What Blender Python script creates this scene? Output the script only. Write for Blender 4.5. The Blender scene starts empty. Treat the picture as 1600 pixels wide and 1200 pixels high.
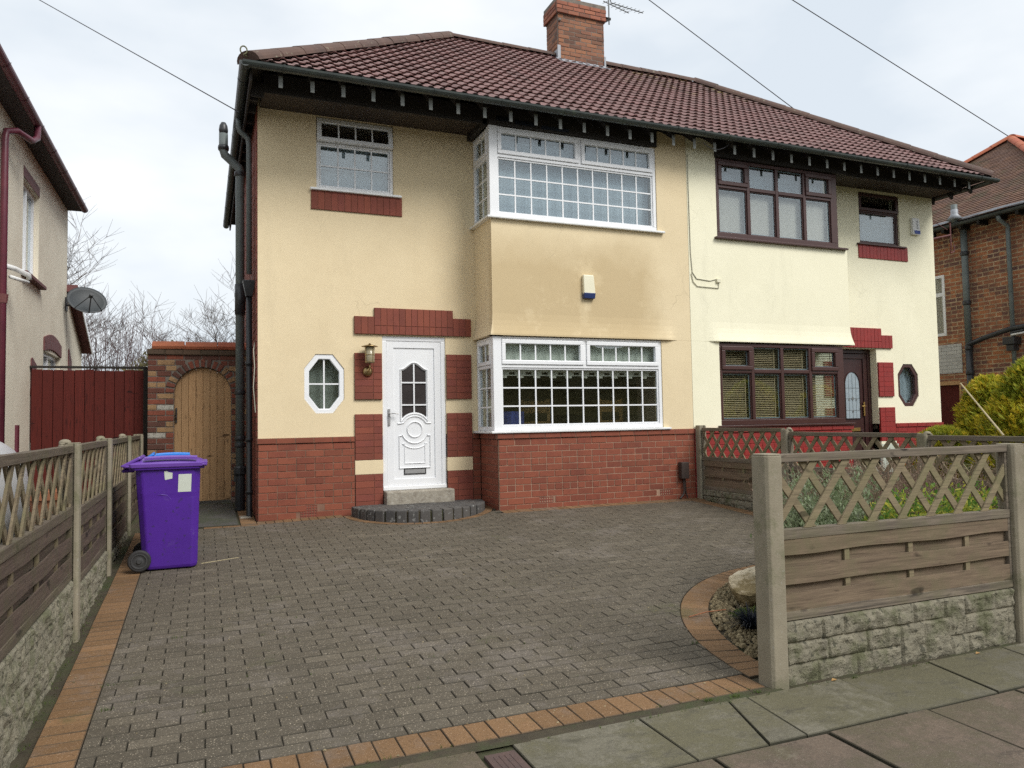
SUN_E, SKY_A, SKY_B, SKY_S, EXPO = 1.7, (.69,.755,.82), (.97,.99,1.0), .71, .72
import bpy, math, random
from mathutils import Vector, Matrix, noise
random.seed(7)
D = bpy.data; S = bpy.context.scene
COL = S.collection
rnd = random.random
def ru(a, b): return a + (b - a) * rnd()

# ------------------------------------------------------------------ helpers
def world_loc(o):
    v = Vector((0, 0, 0))
    while o: v += o.location; o = o.parent
    return v

class MB:
    """collects shapes that become ONE mesh object"""
    def __init__(s, xf=None): s.v = []; s.f = []; s.xf = xf
    def add(s, vs, fs):
        n = len(s.v)
        if s.xf: vs = [s.xf(*p) for p in vs]
        s.v += [tuple(p) for p in vs]; s.f += [tuple(i + n for i in f) for f in fs]
    def join(s, o):
        n = len(s.v); s.v += o.v; s.f += [tuple(i+n for i in f) for f in o.f]
    def box(s, x0, x1, y0, y1, z0, z1):
        if x0 > x1: x0, x1 = x1, x0
        if y0 > y1: y0, y1 = y1, y0
        if z0 > z1: z0, z1 = z1, z0
        s.add([(x0,y0,z0),(x1,y0,z0),(x1,y1,z0),(x0,y1,z0),(x0,y0,z1),(x1,y0,z1),(x1,y1,z1),(x0,y1,z1)],
              [(0,3,2,1),(4,5,6,7),(0,1,5,4),(1,2,6,5),(2,3,7,6),(3,0,4,7)])
    def hexa(s, p): s.add(p, [(0,3,2,1),(4,5,6,7),(0,1,5,4),(1,2,6,5),(2,3,7,6),(3,0,4,7)])
    def quad(s, a, b, c, d): s.add([a,b,c,d], [(0,1,2,3)])
    def prism(s, poly, y0, y1):
        """poly of (x,z) extruded along y"""
        n = len(poly)
        s.add([(x,y0,z) for x,z in poly] + [(x,y1,z) for x,z in poly],
              [tuple(range(n)), tuple(range(2*n-1, n-1, -1))] + [(i,i+n,(i+1)%n+n,(i+1)%n) for i in range(n)])
    def prism_z(s, poly, z0, z1):
        n = len(poly)
        s.add([(x,y,z0) for x,y in poly] + [(x,y,z1) for x,y in poly],
              [tuple(range(n-1,-1,-1)), tuple(range(n, 2*n))] + [(i,(i+1)%n,(i+1)%n+n,i+n) for i in range(n)])
    def tube(s, pts, r, n=8, cap=True):
        pts = [Vector(p) for p in pts]; k = len(pts)
        rs = r if isinstance(r, (list, tuple)) else [r]*k
        vs = []; prev = None
        for i, p in enumerate(pts):
            t = (pts[min(i+1,k-1)] - pts[max(i-1,0)]).normalized()
            if prev is None:
                a = Vector((0,0,1)) if abs(t.z) < .9 else Vector((1,0,0))
                u = t.cross(a).normalized()
            else:
                u = (prev - t*prev.dot(t)).normalized()
            prev = u; w = t.cross(u)
            for j in range(n):
                an = 2*math.pi*j/n
                vs.append(p + (u*math.cos(an) + w*math.sin(an))*rs[i])
        fs = [(i*n+j, i*n+(j+1)%n, (i+1)*n+(j+1)%n, (i+1)*n+j) for i in range(k-1) for j in range(n)]
        if cap: fs += [tuple(range(n-1,-1,-1)), tuple(range((k-1)*n, k*n))]
        s.add(vs, fs)
    def lathe(s, prof, n=20, c=(0,0,0), axis='z'):
        vs = []
        for r, h in prof:
            for j in range(n):
                a = 2*math.pi*j/n; x, y = r*math.cos(a), r*math.sin(a)
                if axis == 'z': vs.append((c[0]+x, c[1]+y, c[2]+h))
                elif axis == 'y': vs.append((c[0]+x, c[1]+h, c[2]+y))
                else: vs.append((c[0]+h, c[1]+x, c[2]+y))
        k = len(prof)
        s.add(vs, [(i*n+j, i*n+(j+1)%n, (i+1)*n+(j+1)%n, (i+1)*n+j) for i in range(k-1) for j in range(n)]
              + [tuple(range(n-1,-1,-1)), tuple(range((k-1)*n, k*n))])
    def sheet(s, nx, ny, fn):
        vs = [fn(i/nx, j/ny) for j in range(ny+1) for i in range(nx+1)]
        s.add(vs, [(j*(nx+1)+i, j*(nx+1)+i+1, (j+1)*(nx+1)+i+1, (j+1)*(nx+1)+i) for j in range(ny) for i in range(nx)])
    def build(s, name, mat, parent=None, bevel=0, smooth=False, local=False):
        me = D.meshes.new(name)
        off = Vector((0,0,0))
        if parent is not None and not local: off = world_loc(parent)
        me.from_pydata([(x-off.x, y-off.y, z-off.z) for x,y,z in s.v], [], s.f)
        uv = me.uv_layers.new(name='UVMap')
        co = [v.co for v in me.vertices]
        dat = []
        for p in me.polygons:
            n = p.normal; ax, ay, az = abs(n.x), abs(n.y), abs(n.z)
            for vi in p.vertices:
                c = co[vi]
                if ay >= ax and ay >= az: dat += [c.x, c.z]
                elif ax >= az: dat += [c.y, c.z]
                else: dat += [c.x, c.y]
        uv.data.foreach_set('uv', dat)
        if smooth: me.polygons.foreach_set('use_smooth', [True]*len(me.polygons))
        me.materials.append(mat); me.update()
        o = D.objects.new(name, me); COL.objects.link(o)
        if parent is not None: o.parent = parent
        if bevel:
            m = o.modifiers.new('bevel', 'BEVEL'); m.width = bevel; m.segments = 1 if bevel < .006 else 2
            m.limit_method = 'ANGLE'; m.angle_limit = math.radians(40)
        return o

def tag(o, label, cat, group=None, kind=None):
    o['label'] = label; o['category'] = cat
    if group: o['group'] = group
    if kind: o['kind'] = kind
    return o
def thing(name, label, cat, loc=(0,0,0), rz=0, group=None):
    o = D.objects.new(name, None); COL.objects.link(o)
    o.location = loc; o.rotation_euler = (0,0,rz); o.empty_display_size = .1
    return tag(o, label, cat, group)
def struct(name, mb, mat, **k):
    o = mb.build(name, mat, **k); o['kind'] = 'structure'; return o

# ------------------------------------------------------------------ materials
class NT:
    def __init__(s, name):
        s.m = D.materials.new(name); s.m.use_nodes = True
        s.t = s.m.node_tree; s.n = s.t.nodes; s.l = s.t.links
        s.b = s.n['Principled BSDF']; s.tc = s.n.new('ShaderNodeTexCoord'); s.geo = None
    def k(s, a, b): s.l.new(a, b)
    def noise(s, scale, detail=4, rough=.6, vec=None, st=None):
        n = s.n.new('ShaderNodeTexNoise'); n.inputs['Scale'].default_value = scale
        n.inputs['Detail'].default_value = detail; n.inputs['Roughness'].default_value = rough
        v = vec or s.tc.outputs['Object']
        if st:
            mp = s.n.new('ShaderNodeMapping'); mp.inputs['Scale'].default_value = st; s.k(v, mp.inputs['Vector']); v = mp.outputs[0]
        s.k(v, n.inputs['Vector']); return n.outputs[0]
    def ramp(s, v, a, b, ca=0., cb=1.):
        r = s.n.new('ShaderNodeMapRange'); r.inputs[1].default_value = a; r.inputs[2].default_value = b
        r.inputs[3].default_value = ca; r.inputs[4].default_value = cb; s.k(v, r.inputs[0]); return r.outputs[0]
    def mix(s, f, a, b, mode='MIX'):
        m = s.n.new('ShaderNodeMix'); m.data_type = 'RGBA'; m.blend_type = mode
        for sock, v in ((m.inputs[0], f), (m.inputs[6], a), (m.inputs[7], b)):
            if isinstance(v, (int, float)): sock.default_value = v
            elif isinstance(v, (tuple, list)): sock.default_value = (*v[:3], 1)
            else: s.k(v, sock)
        return m.outputs[2]
    def math(s, op, a, b=None):
        m = s.n.new('ShaderNodeMath'); m.operation = op
        for i, v in enumerate((a, b)):
            if v is None: continue
            if isinstance(v, (int, float)): m.inputs[i].default_value = v
            else: s.k(v, m.inputs[i])
        return m.outputs[0]
    def island(s):
        if not s.geo: s.geo = s.n.new('ShaderNodeNewGeometry')
        return s.geo.outputs['Random Per Island']
    def sep(s, v=None):
        x = s.n.new('ShaderNodeSeparateXYZ'); s.k(v or s.tc.outputs['Object'], x.inputs[0]); return x.outputs
    def wpos(s):
        s.island(); x = s.n.new('ShaderNodeSeparateXYZ'); s.k(s.geo.outputs['Position'], x.inputs[0]); return x.outputs
    def sidedirt(s, c, dirt):
        s.island(); x = s.n.new('ShaderNodeSeparateXYZ'); s.k(s.geo.outputs['True Normal'], x.inputs[0])
        return s.mix(s.ramp(x.outputs[2], .93, .6, 0, .93), c, dirt)
    def bump(s, h, strength=.3, dist=.01):
        b = s.n.new('ShaderNodeBump'); b.inputs['Strength'].default_value = strength; b.inputs['Distance'].default_value = dist
        s.k(h, b.inputs['Height'])
        if s.b.inputs['Normal'].is_linked: s.k(s.b.inputs['Normal'].links[0].from_socket, b.inputs['Normal'])
        s.k(b.outputs[0], s.b.inputs['Normal'])
    def col(s, c):
        if isinstance(c, (tuple, list)): s.b.inputs['Base Color'].default_value = (*c[:3], 1)
        else: s.k(c, s.b.inputs['Base Color'])
    def rough(s, r): s.b.inputs['Roughness'].default_value = r

def pm(name, c1, c2=None, scale=6, rough=.8, bump=.2, bscale=60, dist=.004, isl=None, isl2=None, spots=None, st=None, metal=0, spec=.5, moss=None):
    """c1..c2 by noise, isl: second colour reached by per-piece random value"""
    t = NT(name); c2 = c2 or tuple(x*.75 for x in c1)
    c = t.mix(t.ramp(t.noise(scale, 5, .65, st=st), .32, .68), c1, c2)
    if isl: c = t.mix(t.ramp(t.island(), .2, 1.), c, t.mix(t.ramp(t.noise(scale*2, 3), .3, .7), isl, tuple(x*.8 for x in isl)))
    if isl2: c = t.mix(t.ramp(t.math('FRACT', t.math('MULTIPLY', t.island(), 17.3)), .72, .8), c, isl2)
    if spots: c = t.mix(t.ramp(t.noise(spots[1], 2, .5), spots[2], spots[2]+.05), c, spots[0])
    if moss: c = t.mix(t.math('MULTIPLY', t.ramp(t.noise(moss[1], 6, .7), moss[2], moss[2]+.14), .8), c, moss[0])
    t.col(c); t.rough(rough); t.b.inputs['Metallic'].default_value = metal
    t.b.inputs['Specular IOR Level'].default_value = spec
    if bump: t.bump(t.noise(bscale, 4, .6, st=st), bump, dist)
    return t.m

def render_mat(name, c1, c2, damp=None):
    t = NT(name)
    c = t.mix(t.ramp(t.noise(1.3, 6, .7), .35, .68), c1, c2)
    c = t.mix(t.math('MULTIPLY', t.ramp(t.noise(3., 6, .75, st=(1,1,.18)), .54, .75), .45), c, tuple(x*.78 for x in c1))
    if damp:   # real damp patch on the apron between the bay windows: position in object space
        x, y, z = t.wpos()[0:3]
        n = t.ramp(t.noise(1.6, 5, .6), .2, .8, -.22, .22)
        fx = t.ramp(t.math('ADD', x, n), 5.45, 5.05)
        fx0 = t.ramp(x, 2.74, 2.80)
        fz = t.ramp(t.math('ADD', z, n), 3.62, 3.12)
        fz2 = t.ramp(z, 2.21, 2.24)
        fy = t.ramp(y, -.5, -.6)
        f = t.math('MULTIPLY', t.math('MULTIPLY', fx, fz), t.math('MULTIPLY', t.math('MULTIPLY', fx0, fz2), fy))
        c = t.mix(t.math('MULTIPLY', f, .62), c, damp)
        # clean halo under the alarm box and around old fixings
        st = t.noise(9, 3); 
        g = t.math('MULTIPLY', t.math('MULTIPLY', t.ramp(x, 4.09, 4.12), t.ramp(x, 4.22, 4.18)), t.math('MULTIPLY', t.ramp(z, 2.58, 2.62), t.ramp(z, 2.78, 2.7)))
        c = t.mix(t.math('MULTIPLY', g, t.math('MULTIPLY', fy, .5)), c, c1)
    vo = t.n.new('ShaderNodeTexVoronoi'); vo.feature = 'DISTANCE_TO_EDGE'; vo.inputs['Scale'].default_value = 1.1
    mpp = t.n.new('ShaderNodeVectorMath'); mpp.operation = 'ADD'; nz = t.n.new('ShaderNodeTexNoise'); nz.inputs['Scale'].default_value = 3; t.k(t.tc.outputs['Object'], nz.inputs['Vector'])
    sc_ = t.n.new('ShaderNodeVectorMath'); sc_.operation = 'SCALE'; sc_.inputs['Scale'].default_value = .5; t.k(nz.outputs['Color'], sc_.inputs[0])
    t.k(t.tc.outputs['Object'], mpp.inputs[0]); t.k(sc_.outputs[0], mpp.inputs[1]); t.k(mpp.outputs[0], vo.inputs['Vector'])
    ck = t.math('MULTIPLY', t.ramp(vo.outputs['Distance'], .006, .001), t.ramp(t.noise(.8, 3), .52, .6, 0, .4))
    c = t.mix(ck, c, tuple(x*.55 for x in c2))
    c = t.mix(t.ramp(t.noise(38, 4, .8), .60, .70, 0, .22), c, tuple(x*.7 for x in c2))
    c = t.mix(t.ramp(t.noise(.7, 8, .8), .55, .62, 0, .25), c, tuple(min(1,x*1.12) for x in c1))
    t.col(c); t.rough(.9)
    t.bump(t.noise(160, 3, .7), .3, .003); t.bump(t.noise(5, 3, .5), .12, .02)
    return t.m

def brick_tex(name, cols, mortar, bw=.232, bh=.083, ms=.006, bump=.5, dirt=None, hue=.5, rough=.85):
    t = NT(name)
    b = t.n.new('ShaderNodeTexBrick'); t.k(t.tc.outputs['UV'], b.inputs['Vector'])
    b.inputs['Scale'].default_value = 1; b.inputs['Brick Width'].default_value = bw; b.inputs['Row Height'].default_value = bh
    b.inputs['Mortar Size'].default_value = ms; b.inputs['Mortar Smooth'].default_value = .15
    b.inputs['Color1'].default_value = (*cols[0],1); b.inputs['Color2'].default_value = (*cols[1],1); b.inputs['Mortar'].default_value = (*mortar,1)
    b.offset = .5; b.inputs['Bias'].default_value = -.1
    # a second value per brick: floor the uv
    c = t.mix(t.ramp(t.noise(2.2, 5, .7), .42, .62), b.outputs['Color'], t.mix(.5, b.outputs['Color'], cols[2]))
    # per-brick third tint through white noise of brick cell
    u, v, _ = t.sep(t.tc.outputs['UV'])[0:3]
    row = t.math('FLOOR', t.math('DIVIDE', v, bh))
    odd = t.math('MULTIPLY', t.math('MODULO', t.math('ABSOLUTE', row), 2), bw*.5)
    cell = t.math('FLOOR', t.math('DIVIDE', t.math('ADD', u, odd), bw))
    cv = t.n.new('ShaderNodeCombineXYZ'); t.k(row, cv.inputs[0]); t.k(cell, cv.inputs[1])
    wn = t.n.new('ShaderNodeTexWhiteNoise'); t.k(cv.outputs[0], wn.inputs['Vector'])
    c3 = t.mix(t.ramp(wn.outputs[0], .55, .9), c, cols[2])
    c = t.mix(b.outputs['Fac'], c3, t.mix(t.ramp(t.noise(8, 3), .4, .6), mortar, tuple(x*.6 for x in mortar)))
    if dirt: c = t.mix(t.math('MULTIPLY', t.ramp(t.noise(1.1, 6, .75), .45, .7), .7), c, dirt)
    t.col(c); t.rough(rough)
    t.bump(t.math('SUBTRACT', 1., b.outputs['Fac']), bump, .006); t.bump(t.noise(90, 4, .7), .35, .003)
    return t.m

def glass_mat(name, f0=.105, tint=(.92,.95,.95), wav=.03):
    t = NT(name); t.n.remove(t.b)
    out = [n for n in t.n if n.type == 'OUTPUT_MATERIAL'][0]
    lw = t.n.new('ShaderNodeLayerWeight'); lw.inputs['Blend'].default_value = .5
    frv = t.math('ADD', t.math('MULTIPLY', t.math('POWER', lw.outputs['Facing'], 4.5), 1-f0), f0)
    tr = t.n.new('ShaderNodeBsdfTransparent'); tr.inputs[0].default_value = (*tint,1)
    gl = t.n.new('ShaderNodeBsdfGlossy'); gl.inputs['Roughness'].default_value = .015; gl.inputs['Color'].default_value = (.93,.97,1,1)
    bp = t.n.new('ShaderNodeBump'); bp.inputs['Strength'].default_value = wav; bp.inputs['Distance'].default_value = .02
    t.k(t.noise(1.5, 1, .4), bp.inputs['Height']); t.k(bp.outputs[0], gl.inputs['Normal'])
    mx = t.n.new('ShaderNodeMixShader'); t.k(frv, mx.inputs[0]); t.k(tr.outputs[0], mx.inputs[1]); t.k(gl.outputs[0], mx.inputs[2])
    t.k(mx.outputs[0], out.inputs[0]); return t.m

def wood_mat(name, c1, c2, green=None, grain=(3,60,60), rough=.85, knots=True, isl=True):
    """weathered timber, grain along local x"""
    t = NT(name)
    c = t.mix(t.ramp(t.noise(1., 7, .75, st=grain), .38, .62), c1, c2)
    c = t.mix(t.ramp(t.noise(1., 3, .5, st=(grain[0]*.6,grain[1]*2.2,grain[2]*2.2)), .60, .66, 0, .7), c, tuple(x*.4 for x in c2))
    if isl: c = t.mix(t.ramp(t.island(), 0, 1, 0, .55), c, tuple(x*.62 for x in c1))
    if knots: c = t.mix(t.ramp(t.noise(1., 2, .5, st=(5,14,14)), .66, .74), c, tuple(x*.35 for x in c2))
    if green: c = t.mix(t.math('MULTIPLY', t.ramp(t.noise(3.5, 5, .7), .46, .66), .65), c, green)
    t.col(c); t.rough(rough); t.b.inputs['Specular IOR Level'].default_value = .25
    t.bump(t.noise(1., 5, .7, st=grain), .45, .004)
    return t.m

M = {}
M['render'] = render_mat('cream_render', (.765,.635,.415), (.715,.585,.375), damp=(.47,.345,.175))
M['render2'] = render_mat('pale_render', (.88,.84,.64), (.84,.80,.60))
M['render3'] = pm('grey_pebble_render', (.82,.76,.62), (.72,.66,.53), 2.5, .95, .45, 70, .008)
def brickm(name, a, b, c, dark=.5):
    t = NT(name)
    cc = t.mix(t.ramp(t.noise(14, 5, .7), .35, .65), a, b)
    cc = t.mix(t.ramp(t.island(), .1, 1., 0, .75), cc, c)
    cc = t.mix(t.ramp(t.math('FRACT', t.math('MULTIPLY', t.island(), 13.7)), .55, 1., 0, dark), cc, tuple(x*.42 for x in b))
    cc = t.mix(t.ramp(t.noise(120, 2, .5), .66, .72, 0, .6), cc, (.05,.03,.03))
    cc = t.mix(t.ramp(t.noise(5, 7, .8), .64, .72, 0, .3), cc, (.36,.22,.16))
    cc = t.mix(t.ramp(t.noise(1.6, 5, .7), .5, .68, 0, .35), cc, tuple(x*.55 for x in b))
    t.col(cc); t.rough(.78); t.bump(t.noise(70, 4, .7), .4, .003); t.bump(t.noise(9, 2), .15, .01)
    return t.m
M['brick'] = brickm('red_facing_brick', (.24,.062,.031), (.19,.048,.027), (.265,.075,.037), .36)
M['quoin'] = brickm('dull_red_brick', (.225,.055,.034), (.18,.044,.03), (.255,.066,.034), .35)
M['mortar'] = pm('brown_mortar', (.25,.135,.09), (.14,.075,.05), 12, .95, .5, 120)
M['mortar_pale'] = pm('pale_mortar', (.38,.24,.165), (.22,.13,.09), 9, .95, .5, 120)
M['mortar_grey'] = pm('grey_mortar', (.23,.2,.165), (.12,.1,.085), 12, .95, .5, 120)
M['redpaint'] = pm('red_painted_brick', (.30,.022,.018), (.24,.02,.017), 8, .5, .25, 90, isl=(.27,.024,.02))
def oldbrick():
    t = NT('reclaimed_brick')
    i = t.island(); j = t.math('FRACT', t.math('MULTIPLY', i, 31.7)); k = t.math('FRACT', t.math('MULTIPLY', i, 77.1))
    c = t.mix(t.ramp(i, 0, 1), (.25,.07,.04), (.10,.045,.033))
    c = t.mix(t.ramp(j, .74, .8), c, (.33,.20,.10))
    c = t.mix(t.ramp(k, .93, .95), c, (.42,.40,.35))
    c = t.mix(t.ramp(t.noise(16, 5, .75), .5, .68, 0, .65), c, (.07,.04,.03))
    t.col(c); t.rough(.9); t.bump(t.noise(45, 5, .75), .9, .008); return t.m
M['oldbrick'] = oldbrick()
M['chimbrick'] = brickm('sooty_chimney_brick', (.25,.095,.05), (.15,.07,.045), (.34,.14,.06), .75)
M['chimtop'] = brickm('orange_chimney_brick', (.33,.105,.055), (.22,.075,.045), (.36,.13,.065), .6)
M['nbrick'] = brick_tex('neighbour_brick', ((.42,.165,.07),(.30,.11,.055),(.15,.075,.06)), (.50,.37,.23), .235, .083, .011, .5, dirt=(.17,.08,.045))
def tilem():
    t = NT('brown_roof_tile')
    c = t.mix(t.ramp(t.noise(3, 6, .7), .35, .66), (.225,.122,.115), (.28,.168,.155))
    c = t.mix(t.ramp(t.island(), 0, 1, 0, .6), c, (.20,.13,.12))
    c = t.mix(t.ramp(t.math('FRACT', t.math('MULTIPLY', t.island(), 41.3)), .93, .96, 0, .5), c, (.12,.07,.065))
    c = t.mix(t.ramp(t.noise(9, 6, .8), .58, .68, 0, .35), c, (.16,.15,.11))
    x, y, z = t.wpos()[0:3]
    up = t.math('MULTIPLY', t.ramp(z, 6.6, 7.8), t.ramp(x, 5.6, 6.6))
    c = t.mix(t.math('MULTIPLY', up, t.ramp(t.noise(2.4, 6, .8), .44, .56, 0, .75)), c, (.075,.055,.038))
    c = t.mix(t.math('MULTIPLY', up, t.ramp(t.noise(3.4, 6, .8, st=(1,1.3,1)), .55, .62, 0, .9)), c, (.30,.25,.07))
    c = t.mix(t.ramp(t.noise(55, 3, .6), .62, .7, 0, .25), c, (.06,.035,.03))
    t.col(c); t.rough(.75); t.bump(t.noise(160, 3, .7), .3, .003); return t.m
M['tile'] = tilem()
M['ridge'] = pm('ridge_tile', (.115,.066,.052), (.075,.048,.04), 4, .85, .4, 50, spots=((.19,.17,.12), 18, .66), isl=(.125,.075,.055))
M['terracotta'] = pm('terracotta_tile', (.42,.115,.055), (.33,.09,.05), 6, .8, .3, 40, isl=(.46,.15,.07))
M['black'] = pm('black_plastic_gutter', (.028,.036,.034), (.045,.055,.05), 5, .42, .1, 30, moss=((.06,.08,.05), 5, .55))
M['greypipe'] = pm('weathered_grey_pipe', (.15,.175,.17), (.105,.125,.12), 4, .5, .15, 30)
M['darkpipe'] = pm('black_cast_pipe', (.022,.024,.026), (.035,.037,.04), 6, .4, .15, 30)
M['blackwood'] = pm('black_stained_wood', (.016,.013,.011), (.026,.021,.017), 5, .8, .4, 40)
M['rafterend'] = pm('lit_rafter_grey', (.22,.23,.215), (.15,.16,.15), 9, .7, .3, 60)  # pale grey holds the light that falls on the rafter end faces
M['soffit'] = pm('brown_soffit', (.035,.025,.018), (.05,.035,.025), 6, .7, .2, 40)
M['upvc'] = pm('white_upvc', (.84,.85,.86), (.80,.81,.83), 3, .28, .02, 20)
M['sillw'] = pm('white_sill', (.82,.83,.83), (.70,.71,.70), 4, .35, .05, 30)
M['brownvc'] = pm('brown_window_frame', (.052,.02,.017), (.065,.026,.022), 4, .35, .1, 50)
M['browndoor'] = pm('dark_brown_door', (.035,.012,.012), (.045,.016,.015), 4, .35, .1, 50)
M['glass'] = glass_mat('window_glass')
M['glassdark'] = pm('obscure_glass', (.055,.047,.047), (.035,.03,.03), 3, .16, .1, 30)
M['bluebar'] = pm('grey_blue_spacer', (.24,.30,.33), (.2,.26,.29), 4, .4, 0)
def cloth(name, c, sc=14, rough=.9, amp=1.):
    t = NT(name); x = t.noise(sc, 2, .4, st=(1,1,.03))
    t.col(t.mix(t.ramp(x, .35, .65), c, tuple(v*(1-.35*amp) for v in c))); t.rough(rough); return t.m
M['net'] = cloth('net_curtain', (.36,.42,.47), 9, amp=.2)  # curtain tinted grey-blue to add the sky reflection of the upper panes
M['netc'] = cloth('cream_curtain', (.70,.66,.55), 22)
M['netr'] = cloth('stone_roller_blind', (.44,.40,.35), 9, amp=.25)
M['rollg'] = cloth('grey_green_blind', (.62,.64,.56), 9, amp=.2)
M['valance'] = pm('cream_valance', (.62,.60,.5), (.5,.48,.4), 12, .9, 0)
M['slat'] = wood_mat('blind_slat', (.60,.47,.29), (.50,.38,.22), None, (3,40,40), .5, False)
M['room'] = pm('dim_room', (.30,.24,.18), (.24,.19,.14), 1.2, .9, 0)
M['pine_in'] = pm('oak_chair_wood', (.65,.38,.13), (.55,.31,.10), 6, .5, 0)
M['bluefab'] = pm('blue_cloth', (.03,.06,.28), (.02,.04,.2), 5, .8, 0)
M['chrome'] = pm('satin_chrome', (.42,.42,.42), (.36,.36,.36), 9, .3, 0, metal=.3)
M['brass'] = pm('aged_brass', (.42,.30,.14), (.28,.2,.1), 14, .38, .1, 60, metal=1)
M['gold'] = pm('gold_handle', (.75,.5,.18), (.6,.4,.14), 9, .3, 0, metal=1)
M['lampglass'] = pm('yellowed_glass', (.30,.26,.17), (.36,.31,.2), 9, .15, 0)
M['concrete'] = pm('fence_post_concrete', (.29,.255,.185), (.225,.195,.14), 5, .9, .5, 110, .004, moss=((.14,.14,.075), 4, .52), spots=((.30,.28,.23), 60, .68))
M['stone_step'] = pm('worn_step_stone', (.37,.335,.27), (.22,.19,.15), 14, .9, .7, 60, .006, moss=((.42,.40,.35), 30, .52))
M['bluebrick'] = pm('dark_blue_block', (.055,.052,.05), (.085,.08,.075), 14, .8, .6, 80, .005, isl=(.10,.09,.08), spots=((.19,.19,.18), 20, .62))
def paverm(name, a, b, c, speck=(.46,.39,.29), moss=(.075,.075,.03), ml=.60):
    t = NT(name)
    i = t.island(); j = t.math('FRACT', t.math('MULTIPLY', i, 23.1))
    cc = t.mix(t.ramp(t.noise(28, 5, .7), .3, .7), a, b)
    cc = t.mix(t.ramp(i, .25, 1, 0, .9), cc, c)
    cc = t.mix(t.ramp(j, .93, .96, 0, .55), cc, tuple(x*1.3 for x in c))
    cc = t.mix(t.ramp(j, .0, .08, .6, 0), cc, tuple(x*.6 for x in a))
    cc = t.mix(t.ramp(t.noise(.55, 5, .7), .46, .66, 0, .45), cc, tuple(x*.66 for x in a))
    cc = t.mix(t.ramp(t.noise(.8, 8, .8), .53, .62, 0, .42), cc, (.215,.185,.165))
    cc = t.mix(t.ramp(t.noise(260, 2, .5), .35, .7, .35, 0), cc, tuple(x*.45 for x in a))
    cc = t.mix(t.ramp(t.noise(130, 2, .5), .635, .67, 0, .75), cc, speck)
    cc = t.mix(t.ramp(t.noise(70, 3, .6), .60, .64, 0, .5), cc, tuple(x*.35 for x in a))
    cc = t.mix(t.ramp(t.noise(1.7, 8, .78), ml, ml+.1, 0, .6), cc, moss)
    cc = t.sidedirt(cc, (.038,.032,.021))
    t.col(cc); t.rough(.8); t.bump(t.noise(150, 4, .7), .6, .003); t.bump(t.noise(14, 3, .6), .3, .006); return t.m
M['paver'] = paverm('grey_paving_block', (.103,.085,.058), (.083,.067,.046), (.126,.105,.075))
M['opaver'] = paverm('orange_paving_block', (.205,.112,.046), (.165,.09,.038), (.245,.135,.06), (.36,.24,.15), (.10,.085,.03), .57)
def groundm():
    t = NT('dark_soil')
    c = t.mix(t.ramp(t.noise(6, 8, .75), .35, .65), (.045,.034,.02), (.075,.062,.035))
    c = t.mix(t.ramp(t.noise(2.2, 8, .75), .46, .6), c, (.05,.058,.02))
    t.col(c); t.rough(.95); t.bump(t.noise(45, 6, .75), .8, .015); return t.m
M['soil'] = groundm()
def flagm(name, a, b, moss, f):
    t = NT(name)
    c = t.mix(t.ramp(t.noise(2.6, 9, .78), .42, .57), a, b)
    c = t.mix(t.ramp(t.island(), 0, 1, 0, .6), c, tuple(x*.70 for x in b))
    c = t.mix(t.ramp(t.noise(1.3, 9, .8), .47, .56, 0, .8), c, moss)
    c = t.mix(t.ramp(t.noise(4.2, 9, .85, st=(1,2.4,1)), f+.06, f+.16, 0, .7), c, tuple(x*.5 for x in b))
    c = t.mix(t.ramp(t.noise(2.9, 9, .82), .58, .68, 0, .55), c, (.26,.235,.17))
    c = t.mix(t.ramp(t.noise(70, 4, .8), .35, .65, .45, 0), c, tuple(x*.45 for x in b))
    c = t.mix(t.ramp(t.noise(180, 2, .5), .66, .70, 0, .5), c, (.34,.31,.24))
    c = t.mix(t.ramp(t.noise(24, 4, .8), .70, .73, 0, .7), c, (.36,.34,.27))
    c = t.sidedirt(c, (.03,.028,.015))
    t.col(c); t.rough(.85); t.bump(t.noise(120, 5, .75), .7, .005); t.bump(t.noise(7, 6), .35, .02); return t.m
M['flag_green'] = flagm('mossy_flagstone', (.225,.205,.15), (.135,.122,.085), (.125,.112,.058), .46)
M['flag_brown'] = flagm('brown_flagstone', (.185,.135,.095), (.12,.09,.066), (.11,.092,.05), .48)
M['slab'] = flagm('alley_concrete', (.10,.095,.085), (.075,.07,.065), (.05,.06,.03), .6)
M['fwood'] = wood_mat('weathered_fence_board', (.25,.185,.125), (.12,.086,.06), (.14,.125,.07))
M['flath'] = wood_mat('weathered_lath', (.28,.225,.14), (.17,.135,.088), (.17,.165,.08))
M['frail'] = wood_mat('grey_rail', (.25,.205,.155), (.095,.08,.065), (.14,.13,.075))
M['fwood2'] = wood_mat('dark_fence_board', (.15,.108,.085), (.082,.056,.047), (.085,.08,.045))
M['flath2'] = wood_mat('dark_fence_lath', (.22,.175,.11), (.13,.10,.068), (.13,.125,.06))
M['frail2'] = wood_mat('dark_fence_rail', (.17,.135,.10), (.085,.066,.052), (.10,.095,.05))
M['rockface'] = pm('rock_face_concrete', (.26,.235,.17), (.165,.15,.11), 22, .95, 1., 90, .01, moss=((.10,.105,.05), 5, .48), spots=((.09,.085,.06), 30, .60))
M['redboard'] = wood_mat('red_stained_board', (.125,.018,.012), (.075,.012,.009), None, (60,60,3), .7)
M['pine'] = wood_mat('pine_door', (.60,.37,.185), (.45,.26,.125), None, (50,50,3), .6)
M['purple'] = pm('purple_plastic', (.078,.016,.29), (.062,.013,.235), 2.2, .46, .3, 500, .001, moss=((.12,.07,.28), 7, .60), spots=((.05,.02,.15), 26, .64))
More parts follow.
